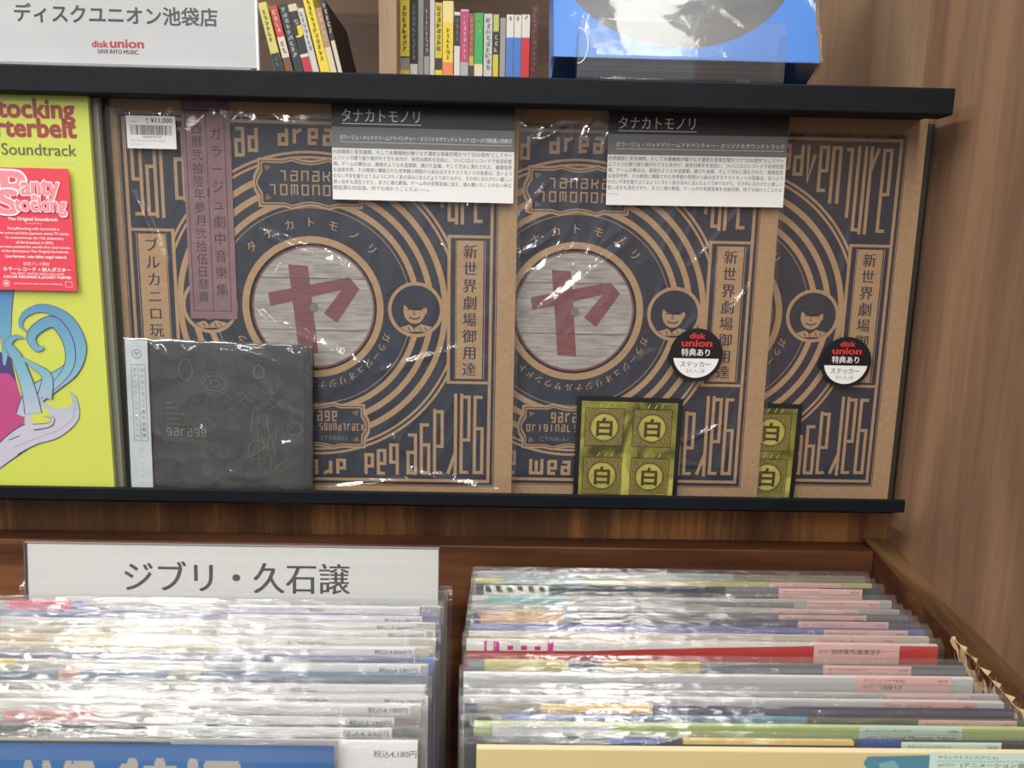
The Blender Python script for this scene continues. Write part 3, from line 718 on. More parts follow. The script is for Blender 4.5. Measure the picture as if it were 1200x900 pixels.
def cd_film():
    mb = MB(); nx, nz = 70, 60; v = []; f = []
    for j in range(nz+1):
        for i in range(nx+1):
            x = -0.0012+(W_+.0024)*i/nx; z = -0.0+(Hc+.0015)*j/nz; e = min(1, max(0, min(x+.001, W_+.001-x, Hc-z)/.006))
            v.append((x, -0.0006-max(.0003, cd_disp(x, z))*(.3+.7*e), z))
    for j in range(nz):
        for i in range(nx):
            a = j*(nx+1)+i; f.append((a, a+1, a+nx+2, a+nx+1))
    o = len(v)
    for i in range(nx+1):                      # folded top
        x = -0.0012+(W_+.0024)*i/nx
        v += [(x, 0.003, Hc+.0022+.0006*noise.noise(Vector((x*60, 1, 2)))), (x, 0.0095, Hc+.001)]
    for i in range(nx):
        t = nz*(nx+1)+i; f += [(t, t+1, o+2*i+2, o+2*i), (o+2*i, o+2*i+2, o+2*i+3, o+2*i+1)]
    mb.add(v, f, M_WRAP, True); mb.build('plastic_wrap', cd)
cd_film()

# ---------------------------------------------------------------- yellow record at the left, with others behind it
YY = 0.5865
pr = px(103, 107, Y=YY); pr2 = px(133, 570, Y=YY); xr = (pr.x+pr2.x)/2
M_YEL = flat(216, 226, 84, 0.45); M_RED = flat(222, 66, 84, 0.5); M_DKRED = flat(160, 44, 48)
yr = thing('vinyl_record', 'bright yellow record jacket with a red sticker at the left edge', 'record', (xr, YY, ZFRONT))
def ypt(x, y): p = px(x, y, Y=YY); return p.x-xr, p.z-ZFRONT
mb = MB(); mb.box((-0.315, 0, 0), (0, 0.0035, 0.315), M_YEL); y = -0.00008
def ybox(x0, y0, x1, y1):
    a = ypt(x0, (y0)); b = ypt(x1, y1); return (a[0], b[0], b[1], a[1])
# writing along the top (its beginning lies outside the picture)
def yline(t, xr_px, yc_px, hgt, mat, bold, right=True):
    p = ypt(xr_px, yc_px); mb.text(t, mat, y*3, p[0], p[1], hgt, align='R', bold=bold)
yline('Panty & Stocking', 86.5, 127.5, .0185, M_DKRED, .035)
yline('with Garterbelt', 88.5, 150, .0185, M_DKRED, .035)
yline('The Original Soundtrack', 89.5, 176, .0118, flat(84, 92, 60), .012)
yline('Analog Edition', 88, 190, .004, flat(236, 240, 170), 0)
# plain curling plume in place of the cover picture
def yp(cx, cy): return ypt(cx/3.75, 340+cy/3.75)
M_TEAL = mottled('blue_to_lilac_print', [(0.0, (96, 168, 200)), (1.0, (150, 196, 208))], (12, 12, 12), rough=0.45)
m = bpy.data.materials.new('blue_fading_print'); m.use_nodes = True; nt = m.node_tree
tc = N(nt, 'ShaderNodeTexCoord'); sp = N(nt, 'ShaderNodeSeparateXYZ'); cr = N(nt, 'ShaderNodeValToRGB'); mr = N(nt, 'ShaderNodeMapRange')
mr.inputs['From Min'].default_value = 0.06; mr.inputs['From Max'].default_value = 0.16
nt.links.new(tc.outputs['Object'], sp.inputs[0]); nt.links.new(sp.outputs['Z'], mr.inputs['Value']); nt.links.new(mr.outputs[0], cr.inputs[0]); nt.links.new(cr.outputs[0], nt.nodes['Principled BSDF'].inputs['Base Color'])
cr.color_ramp.elements[0].color = rgb(206, 204, 220); cr.color_ramp.elements[1].color = rgb(72, 140, 192); e = cr.color_ramp.elements.new(0.4); e.color = rgb(130, 190, 208)
M_PLUME = m; M_VIO = flat(70, 44, 120); M_MAG = flat(196, 62, 134)
def spline(pts, n=14):
    out = []
    P = [pts[0]]+list(pts)+[pts[-1]]
    for i in range(1, len(P)-2):
        p0, p1, p2, p3 = [Vector(q) for q in P[i-1:i+3]]
        for k in range(n):
            t = k/n; out.append(tuple(0.5*((2*p1)+(-p0+p2)*t+(2*p0-5*p1+4*p2-p3)*t*t+(-p0+3*p1-3*p2+p3)*t**3)))
    out.append(tuple(pts[-1])); return out
def plume(pts, w, lay, taper, mat=M_PLUME, rim=True):
    L = spline([yp(*p) for p in pts])
    if rim: mb.stroke(L, w+.0012, y*lay, M_VIO, taper=lambda t: max(.08, taper(t)))
    mb.stroke(L, w, y*(lay+1), mat, taper=lambda t: max(.02, taper(t)*0.97))
hump = lambda t: math.sin(math.pi*(0.08+0.88*t))**.7
grow = lambda t: 0.15+0.85*t
fade = lambda t: 1.0-0.92*t
plume([(10, -60), (14, 60), (24, 200), (20, 330)], .020, 2, fade)                     # lock hanging at the picture's edge
mb.poly([yp(*p) for p in ((-60, 280), (20, 270), (50, 300), (72, 400), (50, 470), (-60, 500))], y*2, M_VIO)
mb.poly([yp(*p) for p in ((-60, 360), (40, 366), (72, 400), (86, 450), (110, 520), (105, 590), (44, 670), (-60, 690))], y*4, M_MAG)
plume([(-60, 800), (20, 715), (120, 640), (230, 600), (300, 560)], .017, 5, hump)
plume([(60, 690), (150, 650), (250, 625), (330, 560), (330, 480), (306, 446)], .0125, 7, fade)
plume([(120, 560), (150, 470), (230, 410), (320, 340), (352, 240), (300, 130), (200, 80), (120, 100), (92, 150), (120, 182)], .0165, 9, fade)
mb.poly([yp(*p) for p in ((60, 690), (112, 600), (118, 520), (150, 465), (200, 495), (250, 522), (305, 512), (338, 488), (322, 565), (272, 608), (180, 642))], y*10.5, M_PLUME)
mb.poly([yp(*p) for p in ((135, 530), (185, 505), (222, 540), (232, 575), (196, 600), (150, 602))], y*10.8, M_YEL)
plume([(170, 470), (260, 400), (310, 320), (300, 220), (240, 140), (170, 165), (140, 210), (165, 255), (196, 250)], .008, 11, hump)
plume([(150, 540), (130, 440), (80, 300), (40, 240), (70, 205), (110, 210)], .013, 13, fade)
plume([(200, 470), (210, 380), (150, 330), (90, 290)], .011, 15, fade)
plume([(150, 600), (220, 590), (236, 560), (195, 552)], .004, 17, fade)
# red sticker
q0 = ypt(-22, 196); q1 = ypt(90, 341); q2 = ypt(86.5, 198.5)
sx0, sx1, sz0, sz1 = q0[0], (q1[0]+q2[0])/2, q1[1], q2[1]
mb.build('jacket', yr)
mb = MB(); mb.box((sx0, -0.0034, sz0), (sx1, -0.0031, sz1), M_RED); y = -0.0036; w = sx1-sx0; h = sz1-sz0
PK = flat(244, 196, 200); PW = flat(250, 232, 234)
LOGO_K = [0]
def logo(t, x0, x1, z0, z1):
    LOGO_K[0] += 1; yy = y-.00012*LOGO_K[0]
    mb.text(t, PW, yy, box=(x0-.006*w, x1+.006*w, z0-.006*h, z1+.006*h), bold=.058); mb.text(t, flat(232, 138, 150), yy-.00006, box=(x0, x1, z0, z1), bold=.03)
logo('P', sx0+.25*w, sx0+.50*w, sz0+.73*h, sz0+.965*h); logo('anty', sx0+.46*w, sx0+.88*w, sz0+.74*h, sz0+.90*h); logo('&', sx0+.56*w, sx0+.66*w, sz0+.70*h, sz0+.78*h)
logo('S', sx0+.19*w, sx0+.41*w, sz0+.63*h, sz0+.82*h); logo('tocking', sx0+.38*w, sx0+.95*w, sz0+.62*h, sz0+.765*h)
mid = sx0+.56*w
for t, zf, wf, hf, bold in (('The Original Soundtrack', .585, .56, .034, .025), ('Analog Edition', .553, .18, .013, 0), ('Panty&Stocking with Garterbelt is', .508, .58, .028, .02), ('the worst and best Japanese anime TV series.', .47, .80, .028, .02), ('To commemorate the 15th anniversary', .432, .66, .028, .02),
        ('of the broadcast in 2010,', .396, .42, .028, .02), ('we have pressed the world\'s first vinyl version', .358, .80, .028, .02), ('of the masterpiece The Original Soundtrack.', .322, .76, .028, .02), ('Live forever, cute fallen angel sisters!', .278, .69, .030, .025),
        ('初回プレス限定', .222, .30, .028, 0), ('カラーレコード + 封入ポスター', .176, .76, .034, .03), ('THE FIRST LIMITED PRESS INCLUDES', .138, .61, .018, 0), ('COLOR RECORDS & JACKET POSTER', .108, .77, .026, .03), ('STARCHILD RECORDS LIMITED PRESSING', .055, .55, .012, 0)):
    mb.text(t, PW, y, box=(mid-wf*w/2, mid+wf*w/2, sz0+(zf-hf/2)*h, sz0+(zf+hf/2)*h), bold=bold)
mb.ring(sx0+.20*w, sz0+.055*h, .032*w, .04*w, y, PK, 24); mb.disc(sx0+.20*w, sz0+.055*h, .02*w, y, PK, 16); mb.frame(sx0+.87*w, sx0+.95*w, sz0+.03*h, sz0+.08*h, .006*w, y, PK)
o = mb.build('sticker', yr); o['label'] = 'red sticker with pink lettering'
sheet('outer_sleeve', yr, M_FILM, -0.318, 0.0025, 0, 0.3178, 0, 80, 80, lambda x, z: 0.0012+0.0007*noise.noise(Vector((x*14, z*14, 2)))+0.0016*max(0, 1-abs(z-.312)/.005)*abs(noise.noise(Vector((x*60, z*30, 9))))+.0004)
M_EDGEG = flat(150, 152, 140, .4); M_EDGEK = flat(60, 62, 56, .4); M_EDGEY = flat(176, 182, 90, .4)
for i, (dx, dy, t, mt, lb) in enumerate(((.0042, .0060, .003, M_EDGEG, 'grey edged record directly behind the yellow jacket'), (.0030, .0105, .003, M_EDGEY, 'dull yellow edged record second behind the yellow jacket'), (.0075, .0150, .0035, M_EDGEK, 'dark edged record third behind the yellow jacket'))):
    o = thing('vinyl_record', lb, 'record', (xr+dx, YY+dy, tray_z(YY+dy)), group='records behind the yellow jacket')
    mb = MB(); mb.box((-0.315, 0, 0), (0, t, 0.315), mt); mb.build('jacket', o)
    sheet('outer_sleeve', o, M_FILM, -0.3155, 0.0025, 0, 0.3175, 0, 24, 40, lambda x, z: .0006+.0004*noise.noise(Vector((x*30, z*20, i))))

# ---------------------------------------------------------------- records standing in the bin
def top_point(x, y): return px(x, y, Z=-0.254)
LEAN = math.radians(5.0)
bag_cache = {}
def bag(parent, seed, wd, ht):
    """clear bag: front sheet, slanting closed mouth above the jacket, back sheet"""
    mb = MB(); nx = 150
    x0, x1 = -0.0028, wd+0.0035
    prof = [(-.0027, 0, .1), (-.0027, .12, .2), (-.0027, .22, .3), (-.0027, ht-.04, .4), (-.0028, ht-.022, .7), (-.0029, ht-.014, .9), (-.0030, ht-.009, 1), (-.0030, ht-.005, 1), (-.0027, ht-.0022, 1),
            (-.0022, ht-.0006, 1), (-.0015, ht+.0003, 1), (-.0008, ht+.0011, 1), (-.0001, ht+.0018, 1), (.0006, ht+.0025, 1), (.0013, ht+.0032, 1), (.0020, ht+.0038, .9), (.0025, ht+.0038, .5), (.0027, ht+.003, .3), (.0026, ht-.02, .2), (.0026, .15, .1), (.0026, 0, .1)]
    rows = []
    for y, z, k in prof:
        row = []
        for i in range(nx+1):
            x = x0+(x1-x0)*i/nx
            w1 = noise.noise(Vector((x*14, z*60, seed))); w2 = noise.noise(Vector((x*46, z*260, seed*3.1+2))); w3 = 1-abs(noise.noise(Vector((x*30+z*60, z*90, seed*1.7))))
            w4 = noise.noise(Vector((x*130+seed, z*330, seed*.7)))
            dn = k*(.0006*w1+.0006*w2+.0006*w3**5+.00042*w4)
            m_ = z > ht-.001 and y < .0023
            row.append((x, y-(abs(dn) if not m_ else .45*dn)*(1 if y < .0023 else 0), z+(.75*dn if m_ else 0)))
        rows.append(row)
    v = [p for r in rows for p in r]; f = []
    for j in range(len(rows)-1):
        for i in range(nx):
            a = j*(nx+1)+i; f.append((a, a+1, a+nx+2, a+nx+1))
    mb.add(v, f, M_FILM2, True)
    return mb.build('clear_bag', parent)

def bin_record(ypx, xref, xleft, label, base, strips=(), tags=(), side=1, th=0.0028, dz=0.0, group='', yaw=0.0, topc=None, bagged=True, cat='record', extra=None):
    """ypx: where its top edge sits at photo column xref; strips/tags are placed along that edge by photo columns"""
    P = top_point(xref, ypx); Yt = P.y
    Hh = 0.3150
    Zt = -0.254+dz
    hb = (Zt-ZFL)/math.cos(LEAN)                      # stands on the bin floor
    o = thing('vinyl_record', label, cat, (xleft, Yt-(Zt-ZFL)*math.tan(LEAN), ZFL+0.0004), (-LEAN, 0, yaw), group)
    def lx(x): return (px(x, ypx, Y=Yt).x-xleft)
    Hh = hb-0.0004
    mb = MB(); mb.box((0, -th/2, 0), (0.315, th/2, Hh), base)
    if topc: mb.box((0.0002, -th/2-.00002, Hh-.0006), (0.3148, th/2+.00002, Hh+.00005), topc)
    y = -th/2-.0001
    for s in strips:
        x0, x1, d0, d1, m = s[:5]
        a, b = max(0, lx(x0)), min(.315, lx(x1))
        if len(s) > 5: mb.poly([(a, Hh-s[5][0]*mm), (a, Hh-s[5][1]*mm), (b, Hh-s[5][3]*mm), (b, Hh-s[5][2]*mm)][::1], y, m)
        else:
            mb.rect(a, b, Hh-d1*mm, Hh-d0*mm, y, m)
            if d0 == 0: mb.box((a, y, Hh-.0002), (b, th/2+.00003, Hh+.0001), m)
    if extra: extra(mb, lx, Hh, y)
    mb.build('jacket', o)
    for kind, x0, x1, up, col, texts in tags:
        t = MB(); a, b = lx(x0), lx(x1); z1 = Hh+up*mm; z0 = z1-(.055 if kind == 'slip' else .026); yy = -th/2-.0005
        t.box((a, yy-.0002, z0), (b, yy, z1), col); w = b-a
        if kind == 'card':
            t.rect(a+.05*w, a+.97*w, z1-.0047, z1-.0045, yy-.00026, M_GREYINK)
        for tx in texts:
            s_, u0, u1, dz0, hh = tx[:5]; bold = tx[5] if len(tx) > 5 else .0
            mt = tx[6] if len(tx) > 6 else M_INK
            t.text(s_, mt, yy-.00026, box=(a+u0*w, a+u1*w, z1-dz0*mm-hh*mm, z1-dz0*mm), bold=bold)
        t.build('price_slip' if kind == 'slip' else 'title_card', o)
    if bagged: bag(o, ypx*.37+side*5, .315, Hh)
    return o

C = lambda r, g, b: flat(r, g, b, 0.5)
PINK = C(232, 184, 178); MINT = C(196, 220, 206); SLIP = C(236, 236, 240)
CARDTXT = lambda l1, code, art: [(l1, .06, .5, 1.6, 2.2), (code, .86, .96, 1.8, 1.6), ('ARTIST:', .06, .19, 5.9, 1.7, 0, M_GREYINK)] + ([(art, .23, .23+.05*len(art), 5.4, 2.9, .015)] if art else [])
SND = 'サウンドトラック(アニメ)'
G_R = 'records in the right half of the bin'; G_L = 'records in the left half of the bin'
XL = -0.0165
ORD = ['frontmost', 'second from the front', 'third from the front', 'fourth from the front', 'fifth from the front', 'sixth from the front', 'seventh from the front', 'eighth from the front', 'ninth from the front', 'tenth from the front', 'eleventh from the front', 'twelfth from the front', 'thirteenth from the front', 'fourteenth from the front', 'fifteenth from the front', 'sixteenth from the front', 'seventeenth from the front', 'eighteenth from the front', 'rearmost']
def checks(mb, lx, H, y):
    a, b = lx(567), lx(643); n = 6; w = (b-a)/n
    mb.rect(a, b, H-.0085, H-.0002, y-.00005, C(214, 216, 196))
    for i in range(n): mb.poly([(a+w*i+.0005, H-.0007), (a+w*(i+.52), H-.0007), (a+w*(i+.78), H-.0058), (a+w*(i+.26), H-.0058)], y-.0001, C(52, 56, 50))
def blocks(mb, lx, H, y):
    mb.poly([(max(0, lx(545)), H-.0001), (max(0, lx(545)), H-.0075), (lx(690), H-.0066), (lx(820), H-.0036), (lx(953), H-.0012), (lx(953), H-.0001)], y-.00003, C(222, 220, 214))
    for x, w, d in ((569, 3, 10), (582, 7, 10), (598, 7, 5.5), (614, 7, 5.5), (630, 7, 5.5), (645, 7, 8)): mb.rect(lx(x-w/2), lx(x+w/2), H-.001-d*mm, H-(.0005 if d > 6 else .0035), y-.00008, C(206, 52, 130))
def bigslip(mb, lx, H, y):
    a, b = lx(577), lx(719); mb.rect(a, b, H-.022, H-.0003, y-.0001, C(222, 222, 222)); w = b-a
    mb.text('NEW/新品  サウンドトラック(アニメ)', M_GREYINK, y-.00015, box=(a+.14*w, a+.86*w, H-.0026, H-.0012)); mb.text('税込 ¥3,850 (本体 3,500)', M_INK, y-.00015, box=(a+.33*w, a+.68*w, H-.0092, H-.0068)); mb.rect(a+.39*w, a+.47*w, H-.0128, H-.0118, y-.00015, M_INK); mb.text('CTR 12', M_INK, y-.00015, box=(a+.5*w, a+.63*w, H-.0132, H-.0112))
def patch(mb, lx, H, y):
    a = lx(1015); b = lx(1088); pts = [(a, H-.0022), (a-.002, H-.006), (a+.003, H-.012), (a+.0, H-.03), (b, H-.03), (b, H-.0012)]; mb.poly(pts, y-.0001, C(82, 134, 152))
    mb.poly([(a+.006, H-.006), (a+.014, H-.004), (a+.02, H-.012), (a+.01, H-.016)], y-.00015, C(128, 168, 176))
RIGHT = [
 # y, x, dx(mm), base, strips, tags, note, extra
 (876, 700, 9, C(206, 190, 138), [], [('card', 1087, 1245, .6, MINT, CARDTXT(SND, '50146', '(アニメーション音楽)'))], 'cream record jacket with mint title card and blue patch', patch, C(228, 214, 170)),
 (866.5, 700, 3, C(58, 60, 66), [(715, 776, 0, 3, C(30, 56, 130)), (800, 1000, 0, 2, C(216, 192, 116)), (1008, 1056, 0, 4, C(28, 66, 142))], [('card', 1055, 1172, .5, MINT, CARDTXT(SND, '50152', ''))], 'dark record with blue stripe, mint card', None, None),
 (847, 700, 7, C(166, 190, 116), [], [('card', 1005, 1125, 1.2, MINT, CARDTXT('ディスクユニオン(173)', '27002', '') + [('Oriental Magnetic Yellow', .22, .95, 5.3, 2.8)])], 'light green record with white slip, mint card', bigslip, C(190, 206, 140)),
 (837.5, 700, 2, C(52, 60, 56), [(590, 760, 0, 9, C(58, 92, 176)), (760, 860, 0, 9, C(56, 120, 160)), (860, 945, 0, 9, C(66, 140, 176))], [('card', 1075, 1190, .4, PINK, CARDTXT(SND, '50163', ''))], 'blue record jacket fading to dark green at right', None, None),
 (828, 700, 1, C(46, 46, 84), [(560, 634, 0, 9, C(120, 112, 84)), (634, 764, 0, 9, C(222, 182, 60))], [], 'dark navy record jacket with a yellow block', None, None),
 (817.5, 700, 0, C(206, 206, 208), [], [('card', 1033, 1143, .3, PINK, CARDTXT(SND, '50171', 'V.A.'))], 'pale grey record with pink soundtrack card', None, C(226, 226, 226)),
 (808, 700, 3, C(184, 182, 184), [], [('card', 1038, 1136, .2, PINK, CARDTXT('アニメソング(2)', '50174', ''))], 'grey record with a mostly hidden pink card', None, None),
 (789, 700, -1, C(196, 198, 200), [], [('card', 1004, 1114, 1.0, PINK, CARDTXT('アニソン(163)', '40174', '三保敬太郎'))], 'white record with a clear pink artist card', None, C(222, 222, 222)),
 (776, 700, 1, C(104, 112, 118), [(568, 665, 0, 8, C(196, 188, 110)), (705, 820, 0, 6, C(190, 176, 108))], [('card', 963, 1066, .3, PINK, CARDTXT('オリジナルサウンド', '40160', ''))], 'steel grey record jacket with yellowish left end', None, None),
 (751, 700, -1, C(196, 50, 46), [], [('card', 953, 1053, .5, PINK, [('ARTIST:', .05, .18, 4.6, 1.8, 0, M_GREYINK), ('田中真弓/島津冴子', .21, .78, 3.6, 3.4, .015)])], 'red and white record jacket with magenta blocks', blocks, C(214, 208, 200)),
 (741, 700, 0, C(202, 198, 178), [(545, 700, 3, 8, C(186, 172, 118))], [('card', 950, 1050, 0, PINK, CARDTXT(SND, '40131', ''))], 'beige record behind the red and white one', None, None),
 (733, 700, 2, C(84, 90, 170), [], [('card', 964, 1062, .2, PINK, CARDTXT(SND, '40128', ''))], 'violet blue record jacket', None, None),
 (725, 700, 0, C(70, 72, 84), [(563, 660, 0, 6, C(206, 160, 104))], [('card', 934, 1040, .2, PINK, CARDTXT(SND, '40120', ''))], 'dark slate record with orange left end', None, None),
 (717, 700, 1, C(98, 104, 116), [(560, 588, 0, 6, C(190, 136, 128)), (588, 640, 0, 6, C(198, 164, 84)), (640, 660, 0, 6, C(190, 136, 128))], [('card', 912, 1015, .2, PINK, CARDTXT(SND, '40117', ''))], 'slate record with brown and yellow left end', None, None),
 (709, 700, 0, C(170, 170, 168), [], [('card', 905, 1005, .2, PINK, CARDTXT(SND, '40112', ''))], 'light grey record behind the slate ones', None, None),
 (700, 700, 1, C(176, 178, 170), [(572, 665, 0, 7, C(126, 180, 180)), (780, 930, 2, 7, C(120, 124, 122))], [('card', 945, 1030, .2, PINK, CARDTXT(SND, '40107', ''))], 'grey record with a teal strip at left', None, None),
 (687, 700, 2, C(34, 56, 66), [(850, 960, 0, 7, C(120, 120, 124))], [('card', 912, 1010, .2, PINK, CARDTXT(SND, '40104', ''))], 'dark teal record with chequered strip', checks, None),
 (679, 700, 1, C(192, 186, 108), [(560, 590, 0, 6, C(206, 198, 110)), (590, 680, 0, 6, C(160, 190, 186)), (900, 985, 0, 6, C(184, 176, 88))], [('card', 901, 984, .3, PINK, [(SND, .05, .5, 1.5, 1.8), ('アニメーション音楽', .25, .75, 5.0, 2.4)])], 'olive yellow record with pink card', None, None),
 (671, 700, 2, C(128, 116, 100), [(560, 860, 0, 5, C(150, 160, 160))], [], 'brownish grey record against the bin back', None, None),
]
for i, (yp_, xp, dx, base, strips, tags, note, ex, topc) in enumerate(RIGHT):
    bin_record(yp_, xp, XL+dx*mm, '%s, %s, right bin half' % (note, ORD[i]), base, strips, tags, 1, group=G_R, extra=ex, topc=topc,
               th=.004 if i == 0 else .0028, yaw=math.radians(.12*math.sin(i*2.1)), bagged=i != 0, dz=(.0006*math.sin(i*1.7)))

NEWT = lambda u, price, w=.18, t2=SND: [('NEW/新品', u, u+.115, 2.0, 2.4, 0, M_GREYINK), (t2, u+.17, u+.17+(.25 if len(t2) > 8 else .14), 1.8, 2.8, 0, M_GREYINK), ('税込'+price+'円', .985-w, .985, 1.6, 3.4, .012)]
BIG = lambda u: [('アニメLOVE ON VINYL 2021対象商品!', u, u+.46, 1.6, 2.8, .02)]
XLL = -0.353
LEFT = [
 (866, 340, 0, C(116, 118, 104), [(0, 180, 0, 6, C(84, 86, 80))], [('slip', 202, 490, .8, SLIP, [('税込4,180円', .82, .995, 5.6, 4.2)])], 'grey green record with white price slip'),
 (852, 320, -1, C(88, 94, 84), [(0, 170, 0, 3.4, C(64, 66, 64)), (0, 170, 3.4, 9, C(120, 124, 104))], [('slip', 175, 460, .5, SLIP, NEWT(.05, '4,400', .19))], 'dark green record with white price slip'),
 (837, 320, -4, C(136, 126, 116), [(6, 112, 0, 9, C(176, 74, 70)), (112, 145, 0, 9, C(150, 110, 96))], [('slip', 190, 463, .5, SLIP, NEWT(.05, '5,280', .18))], 'brownish record with red band, white slip'),
 (823, 320, -2, C(206, 204, 200), [], [('slip', 210, 482, .5, SLIP, NEWT(.05, '4,180', .17, '日本のロック'))], 'white record, short genre on its slip'),
 (813, 320, 0, C(204, 202, 196), [], [('slip', 209, 502, .4, SLIP, BIG(.14)+[('税込4,180円', .825, .985, 1.6, 3.6, .012)])], 'off white record, bold line on its slip'),
 (801, 320, -1, C(178, 176, 172), [], [('slip', 236, 498, .6, SLIP, BIG(.06))], 'light grey record, bold campaign line on slip'),
 (789, 320, -2, C(106, 124, 146), [(0, 70, 0, 7, C(110, 124, 140)), (70, 95, 0, 7, C(196, 140, 134)), (200, 235, 0, 7, C(160, 156, 140))], [], 'slate blue record with a small pink spot'),
 (776, 320, -2, C(190, 186, 176), [(0, 20, 0, 5, C(214, 200, 120))], [('slip', 242, 493, .4, SLIP, NEWT(.05, '4,180', .18))], 'beige record with a sharp white price slip'),
 (768, 320, 1, C(96, 104, 150), [(498, 514, 0, 9, C(52, 128, 214))], [], 'blue record with a bright blue right end'),
 (757, 320, -3, C(206, 198, 176), [], [('slip', 258, 486, .5, SLIP, NEWT(.05, '4,840', .19))], 'cream record with white price slip'),
 (746, 320, 0, C(210, 206, 196), [(0, 130, 0, 7, C(206, 188, 150))], [('slip', 145, 384, .3, SLIP, NEWT(.04, '4,180', .18)), ('slip', 386, 480, .0, SLIP, [('税込4,180円', .36, .86, 5, 3.6)])], 'pale record with its price slip further left'),
 (737, 320, -1, C(186, 180, 166), [], [('slip', 255, 500, .3, SLIP, NEWT(.05, '5,500', .17))], 'greyish beige record with white price slip'),
 (728, 320, -2, C(192, 190, 184), [], [('slip', 263, 488, .3, SLIP, NEWT(.05, '3,960', .19))], 'grey white record with white price slip'),
 (718, 320, 0, C(100, 104, 150), [], [('slip', 268, 495, .3, SLIP, NEWT(.10, '4,180', .18, '日本のロック'))], 'dusky blue record with white price slip'),
 (709, 320, -1, C(160, 158, 160), [(8, 86, 0, 9, C(206, 60, 96)), (86, 100, 0, 9, C(90, 92, 150))], [('slip', 270, 492, .3, SLIP, BIG(.04))], 'grey record with pinkish red strip'),
]
for i, (yp_, xp, dx, base, strips, tags, note) in enumerate(LEFT):
    bin_record(yp_, xp, XLL+dx*mm, '%s, %s, left bin half' % (note, ORD[i]), base, strips, tags, -1, group=G_L,
               yaw=math.radians(.12*math.sin(i*1.3+1)), dz=(.0005*math.sin(i*2.3)))
bin_record(690, 320, XLL+3*mm, 'brownish record just behind the white divider sign, left bin half', C(150, 138, 124), (), (), -1, group=G_L)

# ---------------------------------------------------------------- divider signs in the bin
def divider(label, Yc_px, TL, TR, BLy, face, lettering, parts_name='sign_plate'):
    P = top_point(300, Yc_px); Yd = P.y
    a, b = px(*TL, Y=Yd), px(*TR, Y=Yd); z1 = (a.z+b.z)/2; w = b.x-a.x
    o = thing('divider_sign', label, 'sign', (a.x, Yd-(z1-ZFL)*math.tan(LEAN), ZFL+.0003), (-LEAN, 0, 0), 'divider signs standing in the bin')
    H = (z1-ZFL)/math.cos(LEAN)
    mb = MB(); mb.box((0, 0, 0), (w, .0006, H), M_ACRYL); mb.box((0, .0016, 0), (w, .0022, H), M_ACRYL); mb.box((-.0003, 0, 0), (0.0006, .0022, H+.0003), flat(110, 106, 112, .3)); mb.box((0, 0, H), (w, .0022, H+.0005), flat(150, 146, 150, .3))
    mb.build('clear_holder', o)
    p = MB(); face(p, w, H); 
    p.build('printed_insert', o)
    return o
def face_white(p, w, H):
    p.box((.002, .0007, H-.06), (w-.0008, .0014, H-.0008), M_WHITE)
    hh = .0395
    p.text('ジブリ・久石譲', flat(58, 59, 61), .00064, box=(w*.238, w*.782, H-hh*.90, H-hh*.31), bold=.02)
divider('white divider sign with large black katakana and kanji at the back of the left half', 699.5, (28, 637), (515, 643), 697, face_white, None)
def face_blue(p, w, H):
    B = mottled('blue_printed_card', [(0.3, (36, 104, 178)), (0.7, (58, 130, 196))], (9, 9, 9), rough=0.5, detail=1)
    p.box((.0006, .0007, H-.06), (w-.0022, .0014, H-.0022), B)
    G = flat(196, 192, 184); k = w
    k = w/466.0; p.text('AVE', G, .00064, box=(w-(396-13)*k, w-(396-106)*k, H-.040, H-.0125), bold=.05); p.text('特撮', G, .00064, box=(w-(396-137)*k, w-(396-283)*k, H-.045, H-.0108), bold=.05)
divider('blue divider sign with large grey letters at the very front of the left half', 876, (-70, 868), (396, 871.5), 900, face_blue, None)

# ---------------------------------------------------------------- on the shelf: sign, books, blue box, clear stand
ZS = zt                                        # shelf top
Yg = 0.588
TRp = px(301, -8, Y=Yg); BRp = px(303, 79, Y=Yg)
sg = thing('shop_sign', 'white sign with black katakana and a small red logo on the shelf', 'sign', (BRp.x, Yg, ZS+.0002))
wS = .40; hS = .15
M_SIGN = mottled('white_printed_paper', [(0.3, (214, 216, 220)), (0.7, (228, 229, 232))], (8, 8, 8), rough=0.55)
angS = -math.atan2(0.0, 1)
mb = MB(); mb.box((-wS, .001, .004), (-.0012, .0016, hS), M_SIGN); y = .00094
def spt(x, yy): p = px(x, yy, Y=Yg+.001); return p.x-BRp.x, p.z-ZS
a = spt(16, 4); b = spt(255, 33); a2 = spt(16, 26); b2 = spt(255, 10)
mb.text('ディスクユニオン池袋店', flat(54, 56, 60), y, box=(a[0], b[0], (b[1]+a2[1])/2+.0005, (a[1]+b2[1])/2), bold=.024)
RD = flat(196, 40, 52)
c = spt(108, 55.5); d = spt(128, 47.5); mb.text('disk', RD, y, box=(c[0], d[0]-.0009, c[1], d[1]-.0006), bold=.035)
c = spt(129.5, 56); d = spt(168, 47.5); mb.text('union', RD, y, box=(c[0], d[0], c[1], d[1]), bold=.035)
c = spt(115, 61); d = spt(163, 61); mb.text('DIVE INTO MUSIC.', M_INK, y, box=(c[0], d[0], (c[1]+d[1])/2-.0014, (c[1]+d[1])/2+.0012), bold=.03)
mb.build('printed_insert', sg)
mb = MB(); mb.box((-wS, 0, 0.003), (0, .0009, hS), M_ACRYL); mb.box((-wS, .0017, 0.003), (0, .0028, hS), M_ACRYL); mb.box((-.0012, -.0002, 0), (0.0004, .003, hS), flat(236, 238, 240, .3)); mb.box((-wS, -.0055, 0), (-.004, .03, .0028), flat(150, 154, 158, .25))
mb.build('clear_holder', sg)

